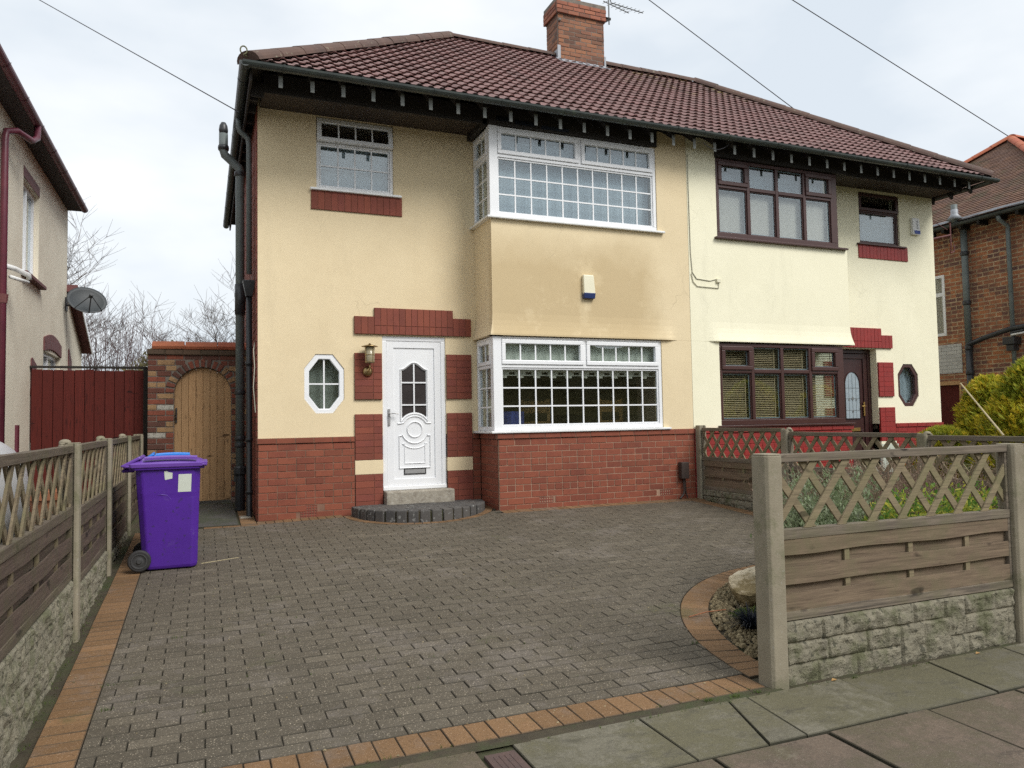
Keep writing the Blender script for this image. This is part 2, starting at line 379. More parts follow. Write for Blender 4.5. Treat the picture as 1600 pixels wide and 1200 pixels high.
M['purplelid'] = pm('pale_purple_lid', (.15,.06,.36), (.125,.05,.31), 3, .4, .2, 300, .001)
M['bluelid'] = pm('blue_plastic', (.03,.22,.70), (.025,.19,.6), 3, .4, .1, 300, .001)
M['rubber'] = pm('black_rubber', (.02,.02,.02), (.032,.03,.03), 12, .75, .3, 60)
M['hub'] = pm('dark_grey_plastic', (.06,.06,.06), (.045,.045,.045), 12, .5, .1, 60)
M['label'] = pm('pale_sticker', (.62,.66,.58), (.55,.58,.5), 9, .6, 0)
M['alarm'] = pm('cream_plastic', (.80,.76,.58), (.74,.7,.52), 4, .4, 0)
M['alarmw'] = pm('white_plastic', (.80,.80,.78), (.74,.74,.72), 4, .4, 0)
M['navy'] = pm('navy_plastic', (.02,.04,.14), (.018,.032,.11), 4, .3, 0)
M['bluetxt'] = pm('blue_print', (.04,.08,.35), (.035,.07,.3), 4, .5, 0)
M['inktxt'] = pm('grey_print', (.16,.18,.22), (.14,.16,.2), 4, .5, 0)
M['meter'] = pm('brown_meter_box', (.05,.032,.025), (.036,.024,.02), 6, .6, .2, 60)
M['maroon'] = pm('maroon_gutter_paint', (.14,.028,.045), (.095,.02,.035), 5, .4, .15, 40)
M['maroonb'] = pm('maroon_painted_brick', (.16,.052,.05), (.12,.04,.04), 6, .7, .3, 60)
M['darksoffit'] = pm('dark_soffit', (.05,.04,.04), (.035,.028,.028), 6, .8, .2, 40)
M['dish'] = pm('grey_mesh_dish', (.05,.058,.062), (.038,.045,.05), 4, .55, .3, 220)
M['lead'] = pm('lead_flashing', (.36,.38,.41), (.26,.28,.31), 8, .5, .2, 40)
M['steel'] = pm('galvanised_steel', (.25,.26,.26), (.19,.2,.2), 12, .45, 0, metal=.8)
M['cable'] = pm('black_cable', (.03,.03,.035), None, 3, .6, 0)
M['cablew'] = pm('pale_cable', (.45,.43,.34), None, 3, .6, 0)
M['carpaint'] = pm('white_car_paint', (.72,.75,.77), (.70,.73,.75), 2, .18, 0)
M['pot'] = pm('terracotta_pot', (.38,.15,.07), (.3,.115,.055), 9, .85, .3, 60)
M['bark'] = pm('grey_brown_bark', (.115,.088,.075), (.075,.058,.05), 9, .9, .5, 40, st=(1,1,.3))
M['twig'] = pm('purple_brown_twig', (.125,.085,.085), (.09,.062,.062), 9, .9, 0)
def leafm(name, a, b, c, rough=.6, tr=.25):
    t = NT(name)
    cc = t.mix(t.ramp(t.noise(5, 3, .6), .38, .62), a, b)
    cc = t.mix(t.ramp(t.island(), .45, 1.), cc, c)
    t.col(cc); t.rough(rough); t.b.inputs['Specular IOR Level'].default_value = .3
    tl = t.n.new('ShaderNodeBsdfTranslucent'); t.k(cc, tl.inputs[0]); mx = t.n.new('ShaderNodeMixShader'); mx.inputs[0].default_value = .45
    out = [n for n in t.n if n.type == 'OUTPUT_MATERIAL'][0]; t.k(t.b.outputs[0], mx.inputs[1]); t.k(tl.outputs[0], mx.inputs[2]); t.k(mx.outputs[0], out.inputs[0])
    return t.m
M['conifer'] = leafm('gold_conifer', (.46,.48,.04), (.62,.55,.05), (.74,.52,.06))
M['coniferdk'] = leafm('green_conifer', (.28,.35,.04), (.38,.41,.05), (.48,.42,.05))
M['lavender'] = leafm('lavender_leaf', (.20,.26,.12), (.26,.31,.18), (.34,.37,.26))
M['heather'] = leafm('brown_heather', (.24,.155,.115), (.31,.22,.16), (.38,.30,.21))
M['euony'] = leafm('variegated_leaf', (.10,.21,.035), (.15,.28,.045), (.62,.56,.09))
M['greenlow'] = leafm('low_green_leaf', (.05,.085,.03), (.08,.12,.04), (.12,.16,.07))
M['blackgrass'] = leafm('black_grass', (.012,.014,.018), (.02,.024,.034), (.04,.048,.07), .4)
M['sedge'] = leafm('pale_sedge', (.26,.26,.15), (.20,.22,.13), (.34,.30,.18))
M['hedge'] = leafm('olive_hedge_leaf', (.13,.12,.055), (.17,.15,.07), (.21,.18,.09))
M['moss'] = leafm('green_moss', (.05,.09,.012), (.08,.13,.02), (.11,.15,.03))
def gravelm():
    t = NT('pale_gravel'); c = t.mix(t.island(), (.14,.105,.055), (.36,.29,.17))
    c = t.mix(t.ramp(t.noise(40, 3), .4, .7, 0, .5), c, (.12,.10,.05)); t.col(c); t.rough(.85); t.bump(t.noise(90, 3), .4, .003); return t.m
M['gravel'] = gravelm()
def boulderm():
    t = NT('limestone'); z = t.sep(t.tc.outputs['Object'])[2]
    c = t.mix(t.ramp(t.math('ADD', z, t.ramp(t.noise(7, 5), .3, .7, -.06, .06)), .06, .12), (.20,.15,.07), (.60,.52,.38))
    c = t.mix(t.ramp(t.noise(14, 6, .7), .5, .7, 0, .5), c, (.40,.31,.18)); t.col(c); t.rough(.85); t.bump(t.noise(12, 6, .7), .7, .03); return t.m
M['boulder'] = boulderm()
M['straw'] = pm('pale_straw', (.5,.42,.25), None, 8, .8, 0)
M['leafdead'] = pm('dead_leaf', (.40,.24,.08), (.3,.17,.06), 8, .8, 0)
M['iron'] = pm('rusty_cover', (.10,.06,.05), (.075,.05,.045), 20, .8, .5, 90)
M['whitewash'] = brick_tex('whitewashed_brick', ((.55,.55,.53),(.50,.50,.49),(.45,.45,.44)), (.35,.35,.34), .225, .075, .005, .5)
M['claytiles'] = None

# ------------------------------------------------------------------ ground shape
def G(x, y):
    a = .02*min(max(x,0),3)
    if y < -6.1: return -.275 + (y+6.1)*.012
    if y <= 0: return a + (y/6.1)*(.275+a)
    return a + .05*min(y, 2.)
# ------------------------------------------------------------------ ground, driveway, pavement
def clip(poly, nx, ny, c):
    """keep nx*x+ny*y <= c"""
    out = []
    for i in range(len(poly)):
        a, b = poly[i], poly[(i+1) % len(poly)]
        da, db = nx*a[0]+ny*a[1]-c, nx*b[0]+ny*b[1]-c
        if da <= 0: out.append(a)
        if (da < 0) != (db < 0) and abs(da-db) > 1e-12:
            t = da/(da-db)
            if 0 < t < 1: out.append((a[0]+(b[0]-a[0])*t, a[1]+(b[1]-a[1])*t))
    return out
def area(p): return abs(sum(p[i][0]*p[(i+1)%len(p)][1]-p[(i+1)%len(p)][0]*p[i][1] for i in range(len(p))))/2
def block(mb, poly, gap=.0017, ch=.0035, drop=.03, jit=.0015, top=0, jt=.0):
    if len(poly) < 3 or area(poly) < 3e-4: return
    if sum(poly[i][0]*poly[(i+1)%len(poly)][1]-poly[(i+1)%len(poly)][0]*poly[i][1] for i in range(len(poly))) < 0: poly = poly[::-1]
    cx = sum(p[0] for p in poly)/len(poly); cy = sum(p[1] for p in poly)/len(poly)
    def ins(d):
        q = []
        for x, y in poly:
            L = math.hypot(x-cx, y-cy) or 1
            ax = max(0, abs(x-cx)-d)*(1 if x > cx else -1); ay = max(0, abs(y-cy)-d)*(1 if y > cy else -1)
            q.append((cx+ax, cy+ay))
        return q
    a, b = ins(gap), ins(gap+ch); n = len(poly)
    h = top + ru(-jit, jit); tx, ty = ru(-jt, jt), ru(-jt, jt)
    wv = .007*noise.noise((cx*.8, cy*.8, 3.)) if cy > -6.27 else 0
    tx += ru(-.012,.012)*(cy > -6.27); ty += ru(-.012,.012)*(cy > -6.27)
    z = lambda x, y: G(x, y) + h + wv + (x-cx)*tx + (y-cy)*ty
    vs = [(x,y,z(x,y)-drop) for x,y in a] + [(x,y,z(x,y)-ch) for x,y in a] + [(x,y,z(x,y)) for x,y in b]
    fs = [(i,(i+1)%n,(i+1)%n+n,i+n) for i in range(n)] + [(i+n,(i+1)%n+n,(i+1)%n+2*n,i+2*n) for i in range(n)] + [tuple(range(2*n,3*n))]
    mb.add(vs, fs)
CX, CY, RO, RI = 4.2, -6.1, 2.04, 1.84        # planting-bed curve
SX, SY, SR = 1.93, -.12, .85                   # round door step
def foot(x): return -.25 if x < 0 else (-.21 if x < 2.83 else -.86)
def grey_region(x0, x1, y0, y1, mb):
    r = 0; y = -6.05
    while y < y1:
        x = -1.457 + (.1075 if r % 2 else 0) + ru(-.004, .004)
        while x < x1 + .3:
            p = [(x,y),(x+.215,y),(x+.215,y+.0985),(x,y+.0985)]
            mx, my = x+.107, y+.05
            for a, b, c in ((-1,0,-x0),(1,0,x1),(0,-1,-y0),(0,1,foot(mx))): p = clip(p, a, b, c) if p else p
            if p and mx < CX:
                dx, dy = mx-CX, my-CY; L = math.hypot(dx, dy) or 1
                if L < RO+.3: p = clip(p, -dx/L, -dy/L, -(dx*CX+dy*CY)/L - RO)
            elif p: p = clip(p, 0, -1, 4.06)
            if p:
                dx, dy = mx-SX, my-SY; L = math.hypot(dx, dy) or 1
                if L < 1.3: p = clip(p, -dx/L, -dy/L, -(dx*SX+dy*SY)/L - (SR+.105))
            if p: block(mb, p)
            x += .215
        y += .0985; r += 1
mb = MB()
grey_region(-1.10, 5.58, -6.05, -.2, mb)
struct('driveway', mb, M['paver'])
mb = MB()
y = -6.26
while y < -.3:
    block(mb, [(-1.295,y),(-1.10,y),(-1.10,y+.1),(-1.295,y+.1)]); y += .1
x = -1.10
while x < 2.12:
    block(mb, [(x,-6.255),(x+.108,-6.255),(x+.108,-6.055),(x,-6.055)]); x += .108
n = 32
for i in range(n):
    a0, a1 = math.pi - i*math.pi/2/n, math.pi - (i+1)*math.pi/2/n
    P = lambda r, a: (CX+r*math.cos(a), CY+r*math.sin(a))
    block(mb, [P(RO,a0),P(RO,a1),P(RI,a1),P(RI,a0)])
x = CX
while x < 5.6: block(mb, [(x,-4.26),(x+.1,-4.26),(x+.1,-4.06),(x,-4.06)]); x += .1
y = -4.06
while y < -.9: block(mb, [(5.58,y),(5.77,y),(5.77,y+.1),(5.58,y+.1)]); y += .1
x = -.02
while x < .95: block(mb, [(x,-.21),(x+.2,-.21),(x+.2,-.02),(x,-.02)] if False else [(x,-.21),(x+.1,-.21),(x+.1,-.01),(x,-.01)]); x += .1
x = 2.83
while x < 5.75: block(mb, [(x,-.855),(x+.1,-.855),(x+.1,-.66),(x,-.66)]); x += .1
x = -.6
while x < -.05: block(mb, [(x,-.25),(x+.2,-.25),(x+.2,-.15),(x,-.15)]); x += .2
y = -.14
while y < 1.6: block(mb, [(-.2,y),(-.02,y),(-.02,y+.1),(-.2,y+.1)]); y += .1
n = 30
for i in range(n):
    a0, a1 = math.pi + i*math.pi/n, math.pi + (i+1)*math.pi/n
    P = lambda r, a: (SX+r*math.cos(a), SY+r*math.sin(a))
    block(mb, [P(SR,a0),P(SR+.1,a0),P(SR+.1,a1),P(SR,a1)])
struct('driveway_edging', mb, M['opaver'])
mb = MB(); block(mb, [(-1.25,-.13),(-.22,-.13),(-.22,1.62),(-1.25,1.62)], jit=0)
struct('alley_path', mb, M['slab'])
# big sheet of earth under everything, out to the horizon
xs = [-120,-60,-25,-12,-6,-4] + [-3+.5*i for i in range(30)] + [13,16,20,30,60,120]
ys = [-120,-60,-25,-14,-11] + [-10+.5*i for i in range(7)] + [-6.6,-6.3,-6.1,-5.5,-5,-4,-3,-2,-1,-.5,0,.5,1,1.5,2,3,6,12,25,60,200]
mb = MB(); nx = len(xs)
vs = [(x, y, G(x,y) - (.016 if -7 < y < 3 and -3 < x < 8 else .05)) for y in ys for x in xs]
mb.add(vs, [(j*nx+i, j*nx+i+1, (j+1)*nx+i+1, (j+1)*nx+i) for j in range(len(ys)-1) for i in range(nx-1)])
struct('ground', mb, M['soil'])
# flagstones
mb = MB()
js = [(.655,.655)] + [(1.31,1.31),(1.835,1.685),(1.95,1.90),(2.575,2.52),(3.24,3.165),(3.87,3.80),(4.5,4.45),(5.15,5.1),(5.8,5.75),(6.5,6.45)]
for (a0,a1),(b0,b1) in zip(js, js[1:]):
    block(mb, [(a1,-6.80),(b1,-6.80),(b0,-6.325),(a0,-6.325)], gap=.0035, ch=.004, jit=.003, jt=.008)
struct('pavement', mb, M['flag_green'])
mb = MB()
rows = [(-6.81,-7.42),(-7.43,-8.04),(-8.05,-8.66),(-8.67,-9.28),(-9.29,-9.9)]
for r, (ya, yb) in enumerate(rows):
    x = -4.4 + (.31 if r % 2 else 0) + .1
    while x < 9:
        block(mb, [(x,yb),(x+.62,yb),(x+.63,ya),(x+.01,ya)], gap=.0035, ch=.004, jit=.003, jt=.008); x += .63
x = -4.6
for x0, x1 in ((-4.6,-3.9),(-3.9,-3.2),(-3.2,-2.5),(-2.5,-1.8),(-1.8,-1.1),(-1.1,-.45),(-.45,.10)):
    block(mb, [(x0,-6.80),(x1,-6.80),(x1,-6.33),(x0,-6.33)], gap=.0035, ch=.004, jit=.002, jt=.005)
block(mb, [(.10,-6.80),(.485,-6.80),(.485,-6.33),(.10,-6.33)], gap=.004, jit=0)
struct('pavement', mb, M['flag_brown'])
mb = MB(); mb.box(.50,.64,-6.62,-6.40,-.31,-.277); 
for i in range(4): mb.box(.53+.025*i,.54+.025*i,-6.59,-6.43,-.277,-.275)
o = mb.build('meter_cover', M['iron'], bevel=.003); tag(o, 'small rusty square water meter cover set in the pavement beside the drive', 'cover')
# mossy mortar joint between drive and pavement
mb = MB()
mb.sheet(60, 2, lambda u, v: (-1.6+3.8*u, -6.34+.085*v, G(0,-6.3)-.004+.004*noise.noise((u*60,v*3,0))))
struct('kerb_joint', mb, M['soil'])

# ------------------------------------------------------------------ brick and fence builders
def bricks(mb, u0, u1, w0, w1, bw=.221, bh=.083, j=.010, d=(0,.03), keep=None, jit=.0025, closers=False, half=0):
    """running-bond bricks in (u,w), face at depth d[0]"""
    r = 0; w = w0
    while w < w1 - .01:
        wt = min(w+bh, w1)
        u = u0 - (bw/2 if r % 2 else 0)
        hd = half and r % half == half-1
        while u < u1 - .005:
            L = bw/2 if hd else bw
            a, b = max(u,u0), min(u+L,u1)
            if b-a > .02 and (keep is None or keep((a+b)/2,(w+wt)/2)):
                q = ru(-jit, jit)
                mb.box(a+j/2, b-j/2, d[0]+q, d[1], w+j/2, wt-j/2)
            u += L
        w += bh; r += 1

def rockboard(name, L, h, parent, mat, z0=0, y0=-.03, seed=0, x0=0):
    """rock-faced concrete gravel board, relief modelled"""
    rr = random.Random(seed)
    stones = []; z = 0
    rows = max(2, round(h/.1)); rh = h/rows
    taken = set()
    for r in range(rows):
        x = 0
        while x < L:
            w = rr.uniform(.1,.3)
            two = r+1 < rows and rr.random() < .28
            if not any(s[0] < x+w-.01 and s[1] > x+.01 and s[2] < (r+1)*rh-.01 and s[3] > r*rh+.01 for s in stones):
                stones.append((x, min(x+w,L), r*rh, (r+2 if two else r+1)*rh, rr.random()))
            else:
                s = [s for s in stones if s[0] < x+w-.01 and s[1] > x+.01 and s[3] > r*rh+.01 and s[2] < (r+1)*rh-.01]
                if s[0][0] - x > .04: stones.append((x, s[0][0], r*rh, (r+1)*rh, rr.random()))
                w = max(q[1] for q in s) - x
            x += max(w, .03)
    nx, nz = int(L/.0125), int(h/.0125)
    def H(x, z):
        best = 0
        for a, b, c, d, k in stones:
            if a <= x <= b and c <= z <= d:
                e = min(x-a, b-x, z-c, d-z)
                best = min(1, e/.016)**.6
                n = noise.fractal((x*11+k*30, z*16+seed, k*9), 1., 2.1, 5)
                n2 = abs(noise.noise((x*7+k*50, z*9, seed)))
                return best*(.012 + .014*n + .014*n2)
        return 0
    mb = MB(); mb.sheet(nx, nz, lambda u, v: (x0+u*L, y0 - max(-.004, H(u*L, v*h)), z0+v*h))
    mb.box(x0, x0+L, y0+.001, y0+.045, z0, z0+h)
    return mb.build(name, mat, parent, local=True)

def concrete_post(parent, x, z0, z1, w=.105, d=.12, cap=True, plain=False):
    mb = MB(); c = .012
    pts = [(-w/2+c,-d/2),(w/2-c,-d/2),(w/2,-d/2+c),(w/2,-.03),(w/2-.025,-.025),(w/2-.025,.025),(w/2,.03),(w/2,d/2-c),(w/2-c,d/2),(-w/2+c,d/2),(-w/2,d/2-c),(-w/2,.03),(-w/2+.025,.025),(-w/2+.025,-.025),(-w/2,-.03),(-w/2,-d/2+c)]
    if plain: pts = [(-w/2+.016,-d/2),(w/2-c,-d/2),(w/2,-d/2+c),(w/2,d/2-c),(w/2-c,d/2),(-w/2+c,d/2),(-w/2,d/2-c),(-w/2,-d/2+.016)]
    mb.prism_z([(x+a, b) for a, b in pts], z0, z1-.01)
    mb.prism_z([(x+a*.93, b*.93) for a, b in pts], z1-.01, z1)
    o = mb.build('post', M['concrete'], parent, local=True, bevel=.003)
    if cap:
        m2 = MB(); m2.lathe([(.036,-.005),(.034,.008),(.024,.018),(.008,.023)], 12, (x+.005, .03, z1))
        m2.build('cap', M['concrete'], o, local=True, smooth=True)
    return o

def fence_panel(parent, x0, x1, zt, zm, zb, seed=0, step=.235, k2=''):
    """trellis-topped waney panel, front face towards -y"""
    rr = random.Random(seed)
    p = D.objects.new('panel', None); COL.objects.link(p); p.parent = parent
    L = x1-x0
    # frame: top rail, middle rail, bottom rail, side stiles
    mb = MB()
    def rail(za, zb_, ya, yb, wob=.003):
        n = 16
        vs = []; 
        for i in range(n+1):
            x = x0+L*i/n; a = noise.noise((x*2.3, za*7, seed))*wob; b = noise.noise((x*2.1+9, zb_*7, seed))*wob
            vs += [(x,ya,zb_+b),(x,yb,zb_+b),(x,yb,za+a),(x,ya,za+a)]
        fs = [(4*i+k,4*i+(k+1)%4,4*i+4+(k+1)%4,4*i+4+k) for i in range(n) for k in range(4)] + [(3,2,1,0),tuple(4*n+k for k in range(4))]
        mb.add(vs, [tuple(reversed(f)) for f in fs])
    rail(zt, zt-.045, -.028, .028); rail(zm, zm-.052, -.028, .026); rail(zb+.048, zb, -.026, .026)
    for a, b in ((x0, x0+.022), (x1-.022, x1)):
        mb.box(a, b, -.024, .024, zb+.048, zm-.053); mb.box(a, b, -.022, .022, zm+.001, zt-.046)
    mb.build('frame', M['frail'+k2], p, local=True, bevel=.002)
    # laths
    lo, hi = zm, zt-.045; h = hi-lo
    run = h*.80
    for dr, ya, yb in ((1,-.018,-.006),(-1,-.005,.007)):
        mb = MB(); x = x0-run+rr.uniform(0,.1)
        while x < x1+run:
            a = (x, lo) if dr > 0 else (x+run, lo); b = (x+run, hi) if dr > 0 else (x, hi)
            wd = .022*math.hypot(run, h)/h
            j = rr.uniform(-.006,.006)
            P = [(a[0]-wd+j, a[1]), (a[0]+wd+j, a[1]), (b[0]+wd, b[1]), (b[0]-wd, b[1])]
            P = clip(P, -1, 0, -(x0+.022)); P = clip(P, 1, 0, x1-.022) if P else P
            if len(P) >= 3 and area(P) > 2e-4: mb.prism([(q[0],q[1]) for q in P][::-1], ya+rr.uniform(-.001,.001), yb)
            x += step
        mb.build('lattice', M['flath'+k2], p, local=True, bevel=.0015)
    # boards: three in front, two behind, wavy, bowed through the battens
    zA, zZ = zm-.052, zb+.048; H = zA-zZ
    fr = [(.0,.215,1),(.175,.43,0),(.38,.625,1),(.585,.79,0),(.75,1.,1)]
    for k, (a, b, front) in enumerate(fr):
        mb = MB(); n = 30; T = .009
        z1_, z0_ = zA-a*H, zA-b*H
        vs = []
        for i in range(n+1):
            u = i/n; x = x0+.022+(L-.044)*u
            bow = .009*math.sin(u*math.pi*4+ (0 if front else math.pi) + seed) * (.4)
            y = (-.022 if front else .004) + bow*.6
            wa = noise.noise((x*1.7, k*5+seed, 2))*.012 if k else 0; wb = noise.noise((x*1.9, k*7+seed, 8))*.014 if k < 4 else 0
            vs += [(x,y,z0_+wb),(x,y+T,z0_+wb),(x,y+T,z1_+wa),(x,y,z1_+wa)]
        fs = [(4*i+q,4*i+4+q,4*i+4+(q+1)%4,4*i+(q+1)%4) for i in range(n) for q in range(4)] + [(0,1,2,3),tuple(4*n+3-q for q in range(4))]
        mb.add(vs, fs); mb.build('board', M['fwood'+k2], p, local=True)
    for i in (.26,.53,.79):
        mb = MB(); x = x0+L*i; mb.box(x-.018, x+.018, -.0125, .0035, zZ, zA)
        mb.build('batten', M['flath'+k2], p, local=True)
    return p

# front fence on the pavement edge
f = thing('front_fence', 'weathered trellis topped fence on rough stone board along the pavement', 'fence', (2.155,-6.235,-.30))
def off(v): return v
Z0 = .30
concrete_post(f, .055, -.05, .945+Z0, w=.115, d=.125, cap=False, plain=True); concrete_post(f, 2.015, -.05, .945+Z0, w=.115, d=.125, cap=False, plain=True)
concrete_post(f, 3.98, -.05, .945+Z0)
fence_panel(f, .115, 1.955, .94+Z0, .532+Z0, .045+Z0, 3)
rockboard('gravel_board', 1.84, .345, f, M['rockface'], -.005, -.02, 5, .115)
fence_panel(f, 2.075, 3.92, .94+Z0, .532+Z0, .045+Z0, 5)
rockboard('gravel_board', 1.845, .345, f, M['rockface'], -.005, -.02, 6, 2.075)
# left fence, along the drive: local x runs away from the street
ys = [-7.90,-6.16,-3.95,-2.14,-.25,1.55]
f = thing('boundary_fence', 'long weathered trellis fence with concrete posts along the left of the drive', 'fence', (-1.395,-7.72,-.28), math.pi/2)
for i, y in enumerate(ys):
    if i == 0: continue
    zt = 1.045 + .28
    concrete_post(f, y+7.72, -.1 + (y+6)*.04, zt+.012, cap=i in (2,3,4))
zbs = [.21,.205,.115,.04,.06]; zms = [.66,.655,.62,.6,.6]
for i in range(1, 5):
    a, b = ys[i]+7.72+.055, ys[i+1]+7.72-.055
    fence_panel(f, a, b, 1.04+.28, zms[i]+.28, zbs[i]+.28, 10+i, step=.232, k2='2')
    if i < 4: rockboard('gravel_board', b-a, zbs[i]+.30, f, M['rockface'], -.03, -.02, 20+i, a)
# divider fence between the two front gardens: local x runs towards the street
f = thing('divider_fence', 'weathered trellis fence from the party wall between the front gardens', 'fence', (5.87,-.66,-.05), -math.pi/2)
px = [.055, 1.74, 3.60, 5.45]
for i, x in enumerate(px): concrete_post(f, x, -.25, (1.035,.985,.95,.945)[i]+.05, cap=i in (1,2))
for i in range(3):
    zt = (1.0,.955,.935)[i]+.05
    fence_panel(f, px[i]+.055, px[i+1]-.055, zt, zt-.40, (.15,.10,.08)[i]+.05, 40+i, step=.20)
    rockboard('gravel_board', px[i+1]-px[i]-.11, .36, f, M['rockface'], (.15,.10,.08)[i]+.05-.36, -.02, 50+i, px[i]+.055)
# ------------------------------------------------------------------ houses
P = 5.80; B = -.65     # party line, plane of the projecting front
WTOP = 5.03
def holes_wall(mb, u0, u1, w0, w1, holes, d0=0., d1=.25, octs=()):
    """wall sheet with openings and reveals, front at depth d0"""
    us = sorted({u0,u1,*[h[0] for h in holes],*[h[1] for h in holes],*[o[0] for o in octs],*[o[1] for o in octs]})
    ws = sorted({w0,w1,*[h[2] for h in holes],*[h[3] for h in holes],*[o[2] for o in octs],*[o[3] for o in octs]})
    us = [u for u in us if u0 <= u <= u1]; ws = [w for w in ws if w0 <= w <= w1]
    allh = list(holes)+[o[:4] for o in octs]
    for a, b in zip(us, us[1:]):
        for c, e in zip(ws, ws[1:]):
            m, n = (a+b)/2, (c+e)/2
            if any(h[0] < m < h[1] and h[2] < n < h[3] for h in allh): continue
            mb.add([(a,d0,c),(b,d0,c),(b,d0,e),(a,d0,e)], [(0,1,2,3)])
    for h in holes:
        a, b, c, e = h[:4]
        if a > u0: mb.add([(a,d0,c),(a,d1,c),(a,d1,e),(a,d0,e)], [(0,1,2,3)])
        if b < u1: mb.add([(b,d0,c),(b,d0,e),(b,d1,e),(b,d1,c)], [(0,1,2,3)])
        a, b = max(a,u0), min(b,u1)
        if e < w1: mb.add([(a,d0,e),(a,d1,e),(b,d1,e),(b,d0,e)], [(0,1,2,3)])
        if c > w0: mb.add([(a,d0,c),(b,d0,c),(b,d1,c),(a,d1,c)], [(0,1,2,3)])
    for a, b, c, e, q in octs:
        poly = octp(a, b, c, e, q); n = len(poly)
        for cx, cz, i in ((a,c,(4,5)) ,(b,c,(6,7)),(b,e,(0,1)),(a,e,(2,3))):
            p1, p2 = poly[i[0]], poly[i[1]]
            mb.add([(cx,d0,cz),(p1[0],d0,p1[1]),(p2[0],d0,p2[1])], [(0,1,2)])
        for i in range(n):
            p1, p2 = poly[i], poly[(i+1)%n]
            mb.add([(p1[0],d0,p1[1]),(p2[0],d0,p2[1]),(p2[0],d1,p2[1]),(p1[0],d1,p1[1])], [(0,1,2,3)])
def octp(a, b, c, e, q):
    """octagon corners counter-clockwise from right side upper vertex; q = (horizontal cut, vertical cut)"""
    qx, qz = q
    return [(b,e-qz),(b-qx,e),(a+qx,e),(a,e-qz),(a,c+qz),(a+qx,c),(b-qx,c),(b,c+qz)]
def ring(mb, u0, u1, w0, w1, t, d0, d1):
    mb.box(u0,u1,d0,d1,w0,w0+t); mb.box(u0,u1,d0,d1,w1-t,w1)
    mb.box(u0,u0+t,d0,d1,w0+t,w1-t); mb.box(u1-t,u1,d0,d1,w0+t,w1-t)
def cames(mb, u0, u1, w0, w1, nu, nw, d, t=.009):
    """glazing bars: flush strips"""
    for i in range(1, nu):
        u = u0+(u1-u0)*i/nu; mb.box(u-t,u+t,d,d+.012,w0,w1)
    if nw == 1: ring(mb, u0, u1, w0, w1, .004, d+.001, d+.01)
    for j in range(1, nw):
        w = w0+(w1-w0)*j/nw; mb.box(u0,u1,d-.0015,d+.011,w-t,w+t)
front = lambda y0: (lambda u, d, w: (u, y0+d, w))
left_ret = lambda x0: (lambda u, d, w: (x0+d, u, w))
right_ret = lambda x0: (lambda u, d, w: (x0-d, u, w))
def pane(parent, xf, u0, u1, w0, w1, d, mat=None, name='pane'):
    mb = MB(xf); mb.box(u0,u1,d,d+.006,w0,w1); return mb.build(name, mat or M['glass'], parent)
def curtain(parent, xf, u0, u1, w0, w1, d, mat, name='curtain', amp=.012, per=.09):
    mb = MB(xf); n = int((u1-u0)/.015)+2
    mb.sheet(n, 1, lambda a, b: (u0+(u1-u0)*a, d + amp*math.sin((u0+(u1-u0)*a)/per*6.28), w0+(w1-w0)*b))
    return mb.build(name, mat, parent, smooth=True)

# ---------- left house
H1 = thing('semi_detached_house', 'cream rendered left half of the house with white bay windows and white door', 'house', (2.9, 3, 0))
xf0, xfB = front(0), front(B)
W1 = (.70,1.685,4.10,5.025)          # small bedroom window
OC = (.54,1.03,1.275,2.015,(.14,.18))
DR = (1.512,2.358,.285,2.265)        # front door
BU = (2.775,5.285,3.765,4.955); BLW = (2.785,5.30,1.02,2.225)
PZ = .985
mb = MB(xf0)
holes_wall(mb, 0, 2.9, PZ, 5.4, [W1, (DR[0],DR[1],PZ,DR[3])], octs=[OC])
wall = mb.build('wall', M['render'], H1)
# side, back and party side of the left house
mb = MB(left_ret(0)); holes_wall(mb, -.0, 5.6, -.2, 5.15, [])
mb.box(0,5.6,.03,.25,5.1,5.3)
mb2 = MB(); mb2.box(.02,P-.01,5.35,5.6,-.2,5.1)
side = MB(left_ret(-.012))
bricks(side, .006, 5.55, 0.0, 5.2, d=(0,.05))
sd = side.build('side_wall', M['quoin'], H1, bevel=.002)
mb = MB(); mb.box(-.006,.25,.02,5.6,-.2,5.2); mb.build('side_mortar', M['mortar'], sd)
mb2.build('rear_wall', M['mortar_grey'], H1)
